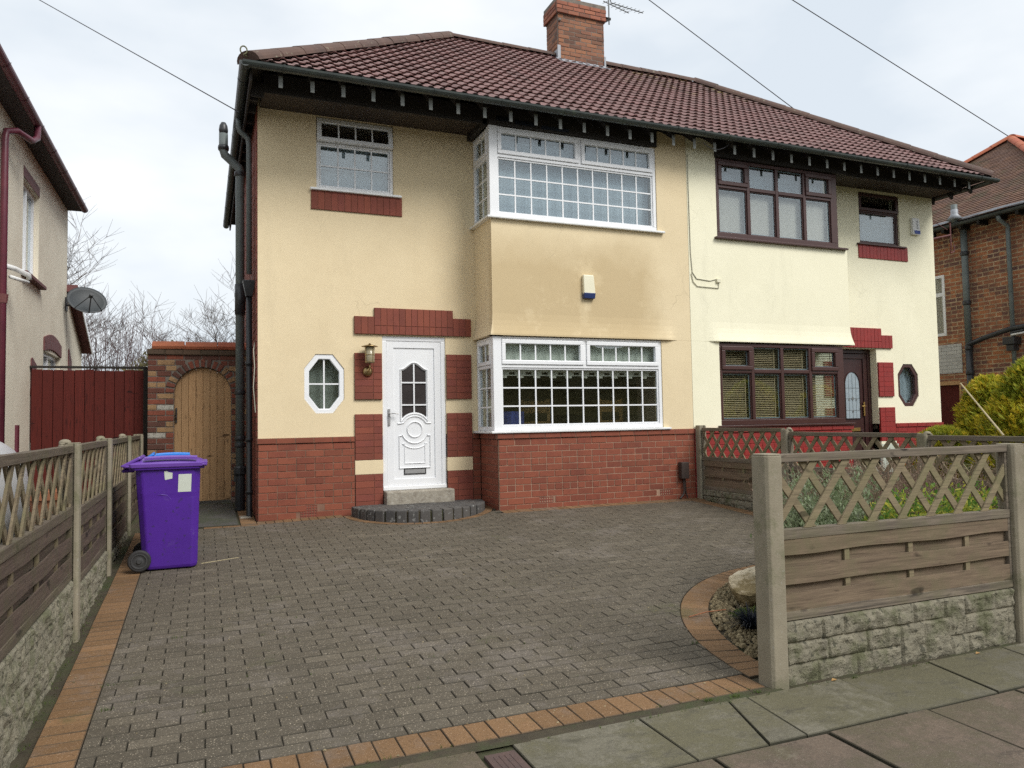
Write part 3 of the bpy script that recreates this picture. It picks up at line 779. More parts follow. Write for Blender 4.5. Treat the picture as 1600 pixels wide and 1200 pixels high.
# apron of the front projection, bell-cast foot
mb = MB()
prof = [(2.235,-.042),(2.256,-.041),(2.30,-.029),(2.36,-.016),(2.43,-.006),(2.52,0),(3.765,0)]
def apron(u0, u1, left, right, flare0, flare1):
    mb = MB(); nx = 40
    rows = []
    for w, d in prof:
        r = []
        for i in range(nx+1):
            u = u0+(u1-u0)*i/nx
            fl = 1.
            if flare1 is not None: fl = min(1, max(0, (flare1-u)/.18))
            if flare0 is not None: fl = min(fl, max(0, min(1,(u-flare0)/.18)))
            fl = fl*fl*(3-2*fl)
            uu = u
            if left and i == 0: uu = u0 + d
            if right and i == nx: uu = u1 - d
            r.append((uu, B+d*fl, w))
        rows.append(r)
    vs = [p for r in rows for p in r]; k = nx+1
    mb.add(vs, [(j*k+i,j*k+i+1,(j+1)*k+i+1,(j+1)*k+i) for j in range(len(prof)-1) for i in range(nx)])
    mb.add([rows[0][i] for i in range(k)] + [(p[0], B+.12, p[2]) for p in rows[0]], [(i+k,i+1+k,i+1,i) for i in range(nx)])
    for flag, idx, s in ((left,0,1),(right,nx,-1)):
        if not flag: continue
        vs = []
        for (w, d), r in zip(prof, rows):
            vs += [r[idx], (r[idx][0], .001, w)]
        f = [(2*j,2*j+2,2*j+3,2*j+1) if s > 0 else (2*j,2*j+1,2*j+3,2*j+2) for j in range(len(prof)-1)]
        mb.add(vs, f); a = rows[0][idx]
        mb.add([a,(a[0],.001,a[2]),(a[0]+s*.2,.001,a[2]),(a[0]+s*.2,B,a[2])], [(0,1,2,3) if s < 0 else (3,2,1,0)])
    return mb
ap = apron(2.785, P-.002, True, False, None, 5.56)
xb = front(B)
def add_x(mb, xf, fn):
    m = MB(xf); fn(m); mb.add(m.v, m.f)
add_x(ap, xb, lambda m: holes_wall(m, 5.2, P-.002, PZ, 2.235, [(5.15,5.302,1.0,2.4)], 0.001, .2))
add_x(ap, xb, lambda m: holes_wall(m, 5.2, P-.002, 3.765, 5.2, [(5.15,5.287,3.7,4.957)], 0.0, .2))
ap.build('bay_wall', M['render'], H1)
# brick plinths
def plinth(H, flip=False):
    R = (lambda u: 2*P-u) if flip else (lambda u: u)
    bm = M['redpaint'] if flip else M['brick']; qm = M['redpaint'] if flip else M['quoin']; mm = M['redpaint'] if flip else M['mortar']
    def fx(y0): return (lambda u, d, w: (R(u), y0+d, w))
    airb = [(.485,.69,.0,.166)] if not flip else []
    airf = [(3.375,3.585,.083,.166),(5.205,5.415,.083,.166)] if not flip else []
    inb = lambda hs: (lambda u, w: not any(a < u < b and c < w < e for a, b, c, e in hs))
    ret = lambda k: (lambda u, d, w: (R(k+d), u, w))
    def piece(name, xf, u0, u1, w0, w1, mat, mort, keep=None, **k):
        m = MB(xf); bricks(m, u0, u1, w0, w1, keep=keep, **k); o = m.build(name, mat, H, bevel=.0025)
        m = MB(xf); m.box(u0+.001, u1-.001, .005, .06, -.2 if w0 < .5 else w0+.002, w1-.002); m.build('mortar', mort, o); return o
    piece('brick_plinth', fx(-.022), 0.0, 1.15, 0, .913, bm, mm, inb(airb), half=0 if flip else 4)
    piece('brick_plinth', fx(-.022), 2.715, 2.826, 0, .913, bm, mm)
    piece('brick_plinth', fx(B-.014), 2.835, P-.004, 0, .913, bm, mm if flip else M['mortar_pale'], inb(airf), half=0 if flip else 4)
    piece('brick_plinth', ret(2.828), B+.017, -.024, 0, .913, bm, mm)
    piece('cap_course', fx(-.036), -.012, 1.15, .916, .986, bm, mm, bh=.07, d=(0,.08))
    piece('cap_course', fx(-.036), 2.715, 2.808, .916, .986, bm, mm, bh=.07, d=(0,.08))
    piece('cap_course', fx(B-.03), 2.812, P-.004, .916, .992, bm, mm, bh=.076, d=(0,.1))
    piece('cap_course', ret(2.81), B+.071, -.04, .916, .992, bm, mm, bh=.076, d=(0,.05))
    # door surround: quoin blocks with render bands between, stepped soldier lintel
    qh = [(.0,.503),(.683,1.262),(1.447,2.036)]
    for a, b in qh:
        nrow = round((b-a)/.083); hh = (b-a)/nrow
        for us in (((1.155,1.39),(1.39,1.505)), ((2.362,2.50),(2.50,2.712))):
            mb = MB(fx(-.03)); bm2 = MB(fx(-.024))
            for i in range(nrow):
                zz = a+i*hh
                for u0, u1 in us: mb.box(u0+.002,u1-.002,ru(-.001,.001),.04,zz+.002,zz+hh-.002)
            bm2.box(us[0][0]+.001,us[1][1]-.001,0,.03,a,b)
            q = mb.build('brick_surround', qm, H, bevel=.0025); bm2.build('mortar', mm, q)
    for us in ((1.152,1.508),(2.362,2.712)):
        mb = MB(fx(-.028)); mb.box(us[0],us[1],0,.06,.505,.681); mb.build('render_band', M['render2'] if flip else M['render'], H, bevel=.003)
    mb = MB(fx(-.034)); bm2 = MB(fx(-.028))
    def soldiers(u0, u1, w0, w1, n):
        for i in range(n):
            a, b = u0+(u1-u0)*i/n, u0+(u1-u0)*(i+1)/n
            mb.box(a+.002,b-.002,ru(-.0015,.0015),.04,w0+.002,w1-.002)
        bm2.box(u0+.001,u1-.001,0,.03,w0+.001,w1-.001)
    soldiers(1.155,1.41,2.279,2.505,3); soldiers(2.46,2.712,2.279,2.515,3)
    soldiers(1.41,2.46,2.279,2.39,13); soldiers(1.41,2.46,2.39,2.62,13)
    l = mb.build('brick_lintel', qm if not flip else M['redpaint'], H, bevel=.0025); bm2.build('lintel_mortar', mm, l)
    # soldier course under the small window
    mb = MB(fx(-.02)); bm2 = MB(fx(-.014))
    soldiers(.632+.045*flip,1.79+.045*flip,3.83,4.075,14)
    l = mb.build('window_apron', qm if not flip else M['redpaint'], H, bevel=.0025); bm2.build('apron_mortar', mm, l)
    # pierced air bricks
    for (a, b, c, e), y0 in [(h, -.022) for h in airb] + [(h, B-.014) for h in airf]:
        mb = MB(fx(y0)); nx_, nz_ = 6, 5 if e-c > .1 else 2
        mb.box(a+.004,b-.004,.012,.04,c+.004,e-.004)
        uu = [a+.004+(b-a-.008)*i/nx_ for i in range(nx_+1)]; ww = [c+.004+(e-c-.008)*i/nz_ for i in range(nz_+1)]
        for u in uu: mb.box(max(a+.004,u-.0065), min(b-.004,u+.0065), .001, .0125, c+.004, e-.004)
        for w in ww: mb.box(a+.004, b-.004, 0, .012, max(c+.004,w-.0065), min(e-.004,w+.0065))
        ab = mb.build('air_brick', qm, H)
        m8 = MB(fx(y0)); m8.box(a+.012,b-.012,.0112,.0118,c+.012,e-.012); m8.build('vent_hole', M['rubber'], ab)
plinth(H1)

def room(H, x0, x1, y0, y1, z0, z1, name='room'):
    mb = MB(); mb.box(x0,x1,y0,y1,z0,z1)
    # open the front: drop face facing -y
    mb.f = [f for i, f in enumerate(mb.f) if i != 2]
    return mb.build(name, M['room'], H)

def bay_glazing(H, w, top_h, mats, nm, low):
    """white leaded bay window: corner post, two top sashes over one wide light, left return"""
    u0, u1, w0, w1 = w
    wt = w1-top_h
    mb = MB(xfB)
    mb.box(u0, u0+.115, .0, .10, w0, w1)          # corner post
    fr = .035
    a, b = u0+.115, u1
    mb.box(a, b, .012, .075, w0, w0+.055); mb.box(a, b, .012, .075, w1-fr, w1); mb.box(b-.05, b, .012, .075, w0+.055, w1-fr)
    mb.box(a, b-.05, .012, .075, wt-.03, wt+.012)   # transom
    mid = (a+b)/2; mb.box(mid-.02, mid+.02, .012, .075, wt+.012, w1-fr)
    # bead round the low light
    ring(mb, a+.001, b-.051, w0+.056, wt-.031, .022, .026, .06)
    f = mb.build('window', M['upvc'], H, bevel=.004)
    g = (a+.024, b-.074, w0+.078, wt-.053)
    c = MB(xfB); cames(c, *g, 10, 3, .036); c.build('glazing_bars', M['upvc'], f)
    pane(f, xfB, g[0], g[1], g[2], g[3], .042)
    for s0, s1 in ((a+.004, mid-.022), (mid+.022, b-.052)):
        mb = MB(xfB); ring(mb, s0, s1, wt+.014, w1-fr-.002, .052, -.006, .05)
        s = mb.build('sash', M['upvc'], f, bevel=.006)
        c = MB(xfB); cames(c, s0+.052, s1-.052, wt+.066, w1-fr-.054, 5, 1, .02)
        c.build('glazing_bars', M['upvc'], f)
        pane(f, xfB, s0+.052, s1-.052, wt+.066, w1-fr-.054, .026)
    # left return
    xl = left_ret(u0)
    mb = MB(xl); y0, y1 = B+.10, -.005
    mb.box(y0, y1, .012, .07, w0, w0+.055); mb.box(y0, y1, .012, .07, w1-fr, w1); mb.box(y1-.05, y1, .012, .07, w0+.055, w1-fr)
    mb.box(y0, y1-.05, .012, .07, wt-.03, wt+.012)
    mb.box(y0, y0+.03, .012, .07, w0+.055, wt-.03)
    f2 = mb.build('window', M['upvc'], H, bevel=.004)
    mb = MB(xl); ring(mb, y0+.004, y1-.052, wt+.014, w1-fr-.002, .05, -.004, .05); mb.build('sash', M['upvc'], f2, bevel=.005)
    c = MB(xl); cames(c, y0+.054, y1-.102, wt+.064, w1-fr-.052, 2, 1, .02); c.build('glazing_bars', M['upvc'], f2)
    c = MB(xl); cames(c, y0+.03, y1-.05, w0+.055, wt-.03, 2, 3, .036); c.build('glazing_bars', M['upvc'], f2)
    pane(f2, xl, y0+.03, y1-.05, w0+.055, wt-.03, .042); pane(f2, xl, y0+.054, y1-.102, wt+.064, w1-fr-.052, .026)
    # sill
    mb = MB()
    mb.prism_z([(u0-.055,-.003),(u0-.055,B-.055),(u1+.095,B-.055),(u1+.095,B+.06),(u1-.02,B+.06),(u0+.10,B+.06),(u0+.10,-.003)], w0-.03, w0-.002)
    mb.build('sill', M['sillw'], f, bevel=.006)
    return f, f2, g
fU, fU2, gU = bay_glazing(H1, BU, .375, None, 'u', False)
fL, fL2, gL = bay_glazing(H1, BLW, .37, None, 'l', True)
curtain(fU, xfB, 2.90, 5.24, 3.80, 4.93, .16, M['net'], 'net_curtain', .006, .05)  # its grey-blue helps the pane look as if mirroring the sky
curtain(fU2, left_ret(2.785), B+.12, -.03, 3.8, 4.93, .10, M['netc'], 'net_curtain', .012, .07)
curtain(fL2, left_ret(2.795), B+.12, -.03, 1.05, 2.2, .10, M['netc'], 'net_curtain', .012, .07)
# curtain rail clips at the head of the upper bay
for u in (3.19,3.55,3.90,4.27,4.58,4.92,5.2):
    mb = MB(xfB); mb.box(u-.02,u+.02,.12,.135,4.86,4.895); mb.box(u-.008,u+.008,.11,.13,4.835,4.862); mb.build('rail_clip', M['rubber'], fU)
# pelmet blind with cut-out edge in the lower bay
curtain(fL, xfB, 2.91, 5.25, 1.855, 2.19, .12, M['rollg'], 'blind', .003, .05)
mb = MB(xfB); n = 20
for i in range(n):
    a, b = 2.91+2.34*i/n, 2.91+2.34*(i+1)/n
    mb.box(a, b, .117, .120, 1.775, 1.87); mb.box(a, b, .117, .120, 1.728, 1.742)
    if i % 2 == 0: mb.box(a, b, .117, .120, 1.742, 1.775); mb.box(a+.012, b-.012, .117, .120, 1.70, 1.728)
    else: mb.box(a, a+.018, .117, .120, 1.742, 1.775); mb.box(b-.018, b, .117, .120, 1.742, 1.775)
mb.build('valance', M['valance'], fL)
r1 = room(H1, 2.86, 5.75, .02, 3.6, .4, 2.45)
room(H1, 2.86, 5.75, .02, 3.0, 3.5, 5.0)
def bay_box(H, x0, x1, z0, z1, name='bay_lining'):
    for za, zb in ((z0-.04, z0), (z1, z1+.04)):
        mb = MB(); mb.box(x0, x1, B+.12, .02, za, zb); mb.build(name, M['room'], H)
bay_box(H1, 2.88, 5.28, 1.0, 2.235); bay_box(H1, 2.88, 5.28, 3.74, 4.96)
for a_ in ((5.305,5.33,1.0,2.24),(5.29,5.32,3.74,4.96)):
    mb = MB(); mb.box(a_[0], a_[1], B+.2, .02, a_[2], a_[3]); mb.build('bay_lining', M['room'], H1)
room(H1, .05, 2.76, .09, 3.4, 3.3, 5.0)
mb = MB(); mb.box(2.93,5.25,-.33,-.30,.9,1.02); mb.build('window_board', M['sillw'], fL)
def dining_chair(x, y, rz):
    t = thing('dining_chair', {0:'pale oak dining chair with ladder back behind the lower bay window, on its right',1:'pale oak dining chair behind the middle of the lower bay window'}[0 if x > 4.6 else 1], 'chair', (x,y,.45), rz, 'oak dining chairs behind the bay window')
    mb = MB(); mb.box(-.22,.22,-.22,.22,.42,.46); mb.build('seat', M['pine_in'], t, local=True, bevel=.01)
    mb = MB()
    for s in (-1,1): mb.prism([(s*.2-.025,.46),(s*.2+.025,.46),(s*.19+.022,1.0),(s*.19-.022,1.0)],-.22,-.18)
    mb.box(-.19,.19,-.215,-.19,.80,.98); mb.box(-.19,.19,-.21,-.19,.62,.68)
    mb.build('backrest', M['pine_in'], t, local=True, bevel=.006)
    for a in (-1,1):
        for b in (-1,1):
            mb = MB(); mb.box(a*.19-.02,a*.19+.02,b*.19-.02,b*.19+.02,0,.42); mb.build('leg', M['pine_in'], t, local=True)
dining_chair(5.02,.55,.1); dining_chair(4.0,.75,-.5)
mb = MB(); mb.sheet(10,6,lambda u,v: (2.98+.42*u, -.18+.05*math.sin(u*9), .85+.42*v))
o = mb.build('blue_throw', M['bluefab']); m_ = o.modifiers.new('s','SOLIDIFY'); m_.thickness = .03
tag(o, 'blue cloth standing inside the left corner of the lower bay window', 'cloth')

# small bedroom window with open top sash
def small_window(H, w, fm, flip=False, white=True):
    u0,u1,w0,w1 = w
    mb = MB(xf0); wt = w1-.30
    ring(mb, u0, u1, w0, w1, .042, .03, .10); mb.box(u0+.042,u1-.042,.03,.10,wt-.04,wt)
    ring(mb, u0+.043, u1-.043, w0+.043, wt-.041, .02, .045, .085)
    f = mb.build('window', fm, H, bevel=.004)
    g = (u0+.063,u1-.063,w0+.063,wt-.061)
    if white:
        c = MB(xf0); cames(c, *g, 4, 2, .052); c.build('glazing_bars', fm, f)
    pane(f, xf0, *g, .06)
    # top-hung sash, tilted open on the white one
    ang = .17 if white else 0
    ca, sa = math.cos(ang), math.sin(ang); top = w1-.02
    def xs_(u, d, w): dz = w-top; return (u, d*ca + dz*sa*1.0 + .0, top + dz*ca - d*sa)
    mb = MB(xs_); ring(mb, u0+.012, u1-.012, wt-.02, top, .052, .0, .045); s = mb.build('sash', fm, f, bevel=.005)
    if white:
        c = MB(xs_); cames(c, u0+.064, u1-.064, wt+.032, top-.052, 4, 1, .012); c.build('glazing_bars', fm, f)
    m = MB(xs_); m.box(u0+.064,u1-.064,.02,.026,wt+.032,top-.052); m.build('pane', M['glass'], f)
    m = MB(xf0); m.box(u0-.08,u1+.095,-.055,.05,w0-.03,w0-.001); m.build('sill', M['sillw'] if white else fm, f, bevel=.005)
    return f
fs = small_window(H1, W1, M['upvc'])
curtain(fs, xf0, .72, 1.67, 4.12, 4.72, .15, M['net'], 'net_curtain', .004, .06)

def oct_window(H, o, fm, bars=True, flipx=None):
    a, b, c, e, q = o
    def band(mb, t, d0, d1):
        P1 = octp(a,b,c,e,q); s = t
        P2 = octp(a+s,b-s,c+s,e-s,(q[0]-s*.38, q[1]-s*.42)); n = 8
        vs = [(x,d0,z) for x,z in P1]+[(x,d0,z) for x,z in P2]+[(x,d1,z) for x,z in P1]+[(x,d1,z) for x,z in P2]
        fs_ = []
        for i in range(n):
            j = (i+1)%n
            fs_ += [(i,i+n,j+n,j),(i+2*n,j+2*n,j+3*n,i+3*n),(i,j,j+2*n,i+2*n),(i+n,i+3*n,j+3*n,j+n)]
        mb.add(vs, fs_); return P2
    mb = MB(xf0); band(mb, .062, .012, .09); f = mb.build('window', fm, H, bevel=.008)
    P2 = octp(a+.06,b-.06,c+.06,e-.06,(q[0]-.023,q[1]-.025))
    m = MB(xf0); m.prism(P2, .045, .05); m.build('pane', M['glass'], f)
    if bars:
        m = MB(xf0); u = (a+b)/2; w = (c+e)/2; m.box(u-.009,u+.009,.034,.046,c+.06,e-.06); m.box(a+.06,b-.06,.0325,.045,w-.009,w+.009); m.build('glazing_bars', fm, f)
    return f
oct_window(H1, OC, M['upvc'])
mb = MB(xf0); mb.sheet(12,1,lambda u,v: (.5+.6*u, .16+.008*math.sin(u*25), 1.25+.8*v)); mb.build('net_curtain', cloth('dim_grey_net', (.22,.24,.21), 9, amp=.4), H1)
room(H1, .06, 1.45, .1, 1.6, .9, 2.3)

# ---------- white front door
def strip(mb, pts, w, d0, d1, closed=False):
    """moulding: a raised band along pts (u,w)"""
    n = len(pts)
    L, R_ = [], []
    for i in range(n):
        a = pts[(i-1)%n] if closed or i > 0 else pts[i]; b = pts[(i+1)%n] if closed or i < n-1 else pts[i]
        tx, tz = b[0]-a[0], b[1]-a[1]; l = math.hypot(tx,tz) or 1; nx_, nz_ = -tz/l, tx/l
        L.append((pts[i][0]+nx_*w/2, pts[i][1]+nz_*w/2)); R_.append((pts[i][0]-nx_*w/2, pts[i][1]-nz_*w/2))
    vs = [(x,d1,z) for x,z in L]+[(x,d0,z) for x,z in pts]+[(x,d1,z) for x,z in R_]
    fs_ = []
    for i in range(n if closed else n-1):
        j = (i+1)%n; fs_ += [(i,i+n,j+n,j),(i+n,i+2*n,j+2*n,j+n)]
    mb.add(vs, fs_)
u0,u1,w0,w1 = DR; yD = .045
xd = front(yD-.03)
mb = MB(xd)
for (a,b,c,e,t,d0) in ((u0,u1,w0+.02,w1,.062,.0),):
    mb.box(a,b,0,.07,e-t,e); mb.box(a,a+t,0,.07,c,e-t); mb.box(b-t,b,0,.07,c,e-t)
mb.box(u0,u1,-.012,.07,w0,w0+.05)
df = mb.build('door_frame', M['upvc'], H1, bevel=.006)
uc = 1.935
def arcp(cx, cz, r, a0, a1, n=16): return [(cx+r*math.cos(math.radians(a0+(a1-a0)*i/n)), cz+r*math.sin(math.radians(a0+(a1-a0)*i/n))) for i in range(n+1)]
la, lb, lc, le = u0+.064, u1-.064, w0+.052, w1-.064
mb = MB(xd)
# leaf: outer sash ring, thinner panel behind, with the glazed opening left open
ring(mb, la, lb, lc, le, .085, .008, .06)
GL, GR, GT, GS = uc-.178, uc+.178, 1.925, 1.835
ccx, ccz, cr_ = uc+.004, 1.055, .205
zL = 1.165
def og(s): s = max(0, min(1, (s-.10)/.86)); return GS+(GT-GS)*(s*s*(3-2*s)*.75+.25*math.sin(s*math.pi/2))
top = [(GR,GS)] + [(uc+.178*(1-i/12), og(i/12)+i*1e-5) for i in range(1,12)] + [(uc,GT+.0005)] + [(uc-.178*(1-i/12), og(i/12)+i*1.1e-5) for i in range(11,0,-1)] + [(GL,GS)]
bot = [(GL,zL)] + [(p[0],p[1]) for p in arcp(ccx,ccz,cr_,147,33,14)] + [(GR,zL)]
glass_poly = top + bot
il, ir, ib, it = la+.085, lb-.085, lc+.085, le-.085
def halfsheet(mb, side):
    """door skin left or right of the glass, as strips between outline and edge"""
    pts = [p for p in glass_poly if (p[0] <= uc+1e-6 if side < 0 else p[0] >= uc-1e-6)]
    pts = sorted(set(pts), key=lambda p: p[1])
    if side < 0: ed = il
    else: ed = ir
    pts2 = []
    allv = glass_poly
    zz = sorted({p[1] for p in allv})
    def cross(z):
        xs_ = []
        n = len(allv)
        for i in range(n):
            a, b = allv[i], allv[(i+1)%n]
            if (a[1]-z)*(b[1]-z) < 0: xs_.append(a[0]+(b[0]-a[0])*(z-a[1])/(b[1]-a[1]))
        return sorted(xs_)
    for z0_, z1_ in zip(zz, zz[1:]):
        if z1_-z0_ < 1e-5: continue
        e = 1e-5; c0, c1 = cross(z0_+e), cross(z1_-e)
        if not c0 or not c1: continue
        ed_ = ed
        if side < 0: mb.add([(ed_,.022,z0_),(c0[0],.022,z0_),(c1[0],.022,z1_),(ed_,.022,z1_)], [(0,1,2,3)])
        else: mb.add([(c0[-1],.022,z0_),(ed_,.022,z0_),(ed_,.022,z1_),(c1[-1],.022,z1_)], [(0,1,2,3)])
        if side > 0 and len(c0) == 4 and len(c1) == 4:
            mb.add([(c0[1],.022,z0_),(c0[2],.022,z0_),(c1[2],.022,z1_),(c1[1],.022,z1_)], [(0,1,2,3)])
halfsheet(mb, -1); halfsheet(mb, 1)
zmin, zmax = min(p[1] for p in glass_poly), max(p[1] for p in glass_poly)
mb.add([(il,.022,ib),(ir,.022,ib),(ir,.022,zmin),(il,.022,zmin)], [(0,1,2,3)])
mb.add([(il,.022,zmax),(ir,.022,zmax),(ir,.022,it),(il,.022,it)], [(0,1,2,3)])
leaf = mb.build('front_door', M['upvc'], H1)
mb = MB(xd)
strip(mb, glass_poly, .035, .004, .024, True)
strip(mb, [(GL-.045,zL-.03),(GL-.01,zL-.03)] + arcp(ccx,ccz,.172,150,30,18) + [(GR+.015,zL-.03),(GR+.045,zL-.03)], .028, .006, .024)
strip(mb, arcp(ccx,ccz,.10,0,345,24), .03, .006, .024, True)
strip(mb, [(GL-.025,.975),(GL+.005,.975)] + arcp(ccx,ccz,.178,200,340,18) + [(GR-.005,.975),(GR+.03,.975),(GR+.03,.56),(GL-.025,.56)], .026, .006, .024, True)
strip(mb, [(GL+.045,.62),(GL+.045,.875)] + arcp(ccx,ccz,.245,228,312,12) + [(GR-.04,.875),(GR-.04,.62)], .02, .01, .024, True)
mb.build('moulding', M['upvc'], leaf, smooth=False)
m = MB(xd); m.prism(glass_poly, .034, .036); m.build('pane', M['glassdark'], leaf)
m = MB(xd); m.box(uc-.009,uc+.009,.018,.034,ccz+cr_-.002,GT-.01)
for z in (GS-.17, GS-.17-.29): m.box(GL,GR,.0165,.033,z-.009,z+.009)
m.build('glazing_bars', M['upvc'], leaf)
m = MB(xd); ring(m, 1.79, 2.085, .475, .555, .012, .012, .03); m.build('letterbox', M['rubber'], leaf, bevel=.002)
m = MB(xd); m.box(1.802,2.073,.014,.03,.487,.543); m.build('letter_flap', M['chrome'], leaf, bevel=.003)
m = MB(xd); m.box(1.585,1.612,-.012,.01,1.115,1.325); m.tube([(1.598,-.045,1.265),(1.598,-.01,1.265)], .009, 8); m.tube([(1.598,-.045,1.265),(1.66,-.05,1.268),(1.715,-.048,1.262)], .009, 8)
m.build('handle', M['chrome'], leaf, bevel=.002)
mb = MB(); mb.box(1.50,2.40,.12,1.4,.2,2.3); mb.f = [f for i,f in enumerate(mb.f) if i != 2]; mb.build('hall', M['room'], H1)
# threshold stone and round step
mb = MB()
n = 24
mb.sheet(n, 6, lambda u, v: (1.515+.895*u, -.19+.0*v, .085+.2*v))
mb = MB(); mb.box(1.515,2.41,-.17,.04,.05,.283); o = mb.build('threshold', M['stone_step'], H1, bevel=.018)
st = thing('door_step', 'half round step of dark blue paving blocks before the white door', 'step', (SX,SY,0))
mb = MB(); n = 19
for i in range(n):
    a0, a1 = math.pi+i*math.pi/n+.012, math.pi+(i+1)*math.pi/n-.012
    q = ru(-.008,.006); r0 = SR-.11
    pp = [(SX+(SR+q)*math.cos(a0),SY+(SR+q)*math.sin(a0)),(SX+(SR+q)*math.cos(a1),SY+(SR+q)*math.sin(a1)),(SX+r0*math.cos(a1),SY+r0*math.sin(a1)),(SX+r0*math.cos(a0),SY+r0*math.sin(a0))]
    mb.prism_z(pp, -.06, .125+ru(-.003,.003))
mb.build('edge_blocks', M['bluebrick'], st, bevel=.012)
mb = MB()
y = SY-.8
r = 0
while y < -.05:
    x = SX-.9+(.1 if r%2 else 0)
    while x < SX+.9:
        p = [(x,y),(x+.2,y),(x+.2,min(y+.1,-.035)),(x,min(y+.1,-.035))]
        for k in range(24):
            a = math.pi+math.pi*k/23; p = clip(p, math.cos(a), math.sin(a), math.cos(a)*SX+math.sin(a)*SY+SR-.113) if p else p
        if p and len(p) > 2 and area(p) > 1e-3:
            cx = sum(q[0] for q in p)/len(p); cy = sum(q[1] for q in p)/len(p)
            mb.prism_z([(cx+(a-cx)*.97, cy+(b-cy)*.95) for a,b in p], .02, .122+ru(-.002,.002))
        x += .2
    y += .1; r += 1
mb.build('step_paving', M['bluebrick'], st, bevel=.004)
mb = MB(); n = 24; mb.prism_z([(SX+(SR-.02)*math.cos(math.pi+math.pi*i/n),SY+(SR-.02)*math.sin(math.pi+math.pi*i/n)) for i in range(n+1)], -.06, .108); mb.build('step_bed', M['soil'], st)
# ---------- right house
H2 = thing('semi_detached_house', 'pale cream right half of the house with dark brown windows and red painted plinth', 'house', (8.6, 3, 0))
W2 = (9.815,10.765,4.085,4.99)
OC2 = (2*P-1.03+.0,2*P-.54,1.275,2.015,(.14,.18))
DR2 = (9.242,10.085,.285,2.265)
mb = MB(xf0); holes_wall(mb, 8.7, 2*P, PZ, 5.4, [W2, (DR2[0],DR2[1],PZ,DR2[3])], octs=[OC2], d1=.2)
mb.build('wall', M['render2'], H2)
mb = MB(); mb.box(2*P-.25, 2*P-.002, .004, 5.6, -.2, 5.2); mb.box(P+.01, 2*P-.26, 5.35, 5.6, -.2, 5.1); mb.build('side_wall', M['render2'], H2)
ap = apron(P+.002, 8.815, False, True, 6.08, None)
add_x(ap, xb, lambda m: holes_wall(m, P+.002, 6.4, PZ, 2.235, [(6.29,6.45,1.0,2.4)], 0.001, .2))
add_x(ap, xb, lambda m: holes_wall(m, P+.002, 6.4, 3.765, 5.2, [(6.31,6.45,3.7,4.957)], 0.0, .2))
ap.build('bay_wall', M['render2'], H2)
plinth(H2, True)
def brown_bay(H, u0, u1, w0, w1, top_h, low):
    wt = w1-top_h; mb = MB(xfB)
    mb.box(u0,u1,.0,.085,w0,w0+.075); mb.box(u0,u1,.0,.085,w1-.05,w1)
    mb.box(u0,u0+.05,.0,.085,w0+.075,w1-.05); mb.box(u1-.13,u1,.0,.085,w0+.075,w1-.05)
    a, b = u0+.05, u1-.13
    e = [a+(b-a)*k for k in (0,.253,.505,.755,1)]
    e[0], e[4] = a, b
    for k in (1,2,3): mb.box(e[k]-.028,e[k]+.028,.002,.085,w0+.075,w1-.05)
    L = []
    for k in range(4):
        x0_, x1_ = (a if k == 0 else e[k]+.028), (b if k == 3 else e[k+1]-.028)
        mb.box(x0_,x1_,.003,.085,wt-.035,wt+.02); L.append((x0_,x1_))
    f = mb.build('window', M['brownvc'], H, bevel=.006)
    for k, (x0_, x1_) in enumerate(L):
        bead = MB(xfB)
        ring(bead, x0_+.001, x1_-.001, w0+.076, wt-.036, .014, .022, .05)
        g = (x0_+.016,x1_-.016,w0+.091,wt-.051)
        bead.build('bead', M['brownvc'], f, bevel=.003)
        sp = MB(xfB); ring(sp, *g, .014, .045, .055); sp.build('spacer', M['bluebar'], f)
        pane(f, xfB, *g, .036)
        if k in (0,3):
            s = MB(xfB); ring(s, x0_-.012, x1_+.012, wt+.008, w1-.042, .062, -.02, .05); s.build('sash', M['brownvc'], f, bevel=.008)
            g2 = (x0_+.05,x1_-.05,wt+.07,w1-.104)
        else: g2 = (x0_+.004,x1_-.004,wt+.024,w1-.054)
        sp = MB(xfB); ring(sp, *g2, .012, .034, .044); sp.build('spacer', M['bluebar'], f)
        pane(f, xfB, *g2, .026)
    xr = right_ret(u1)
    mb = MB(xr); mb.box(B+.01,-.005,.01,.07,w0,w0+.07); mb.box(B+.01,-.005,.01,.07,w1-.05,w1); mb.box(-.07,-.005,.01,.07,w0+.07,w1-.05); mb.box(B+.01,B+.08,.01,.07,w0+.07,w1-.05); mb.box(B+.08,-.07,.01,.07,wt-.03,wt+.02)
    f2 = mb.build('window', M['brownvc'], H, bevel=.005)
    pane(f2, xr, B+.08, -.07, w0+.07, w1-.05, .04)
    mb = MB(); mb.prism_z([(u0-.055,B+.06),(u0-.055,B-.06),(u1+.145,B-.06),(u1+.145,-.003),(u1-.02,-.003),(u1-.02,B+.06)], w0-.032, w0-.002)
    mb.build('sill', M['brownvc'], f, bevel=.006)
    return f, L, wt
f1, L1, wt1 = brown_bay(H2, 6.315, 8.645, 3.768, 4.94, .40, False)
f2, L2, wt2 = brown_bay(H2, 6.28, 8.65, 1.025, 2.215, .395, True)
for k, (a, b) in enumerate(L1):
    mb = MB(xfB); mb.sheet(8,1,lambda u,v: (a-.02+(b-a+.04)*u, .11+.002*math.sin(u*9), 3.78+v*.79)); mb.build('roller_blind', M['netr'], f1)
curtain(f1, xfB, 6.36, 8.55, 3.74, 4.90, .20, M['net'], 'net_curtain', .006, .08)
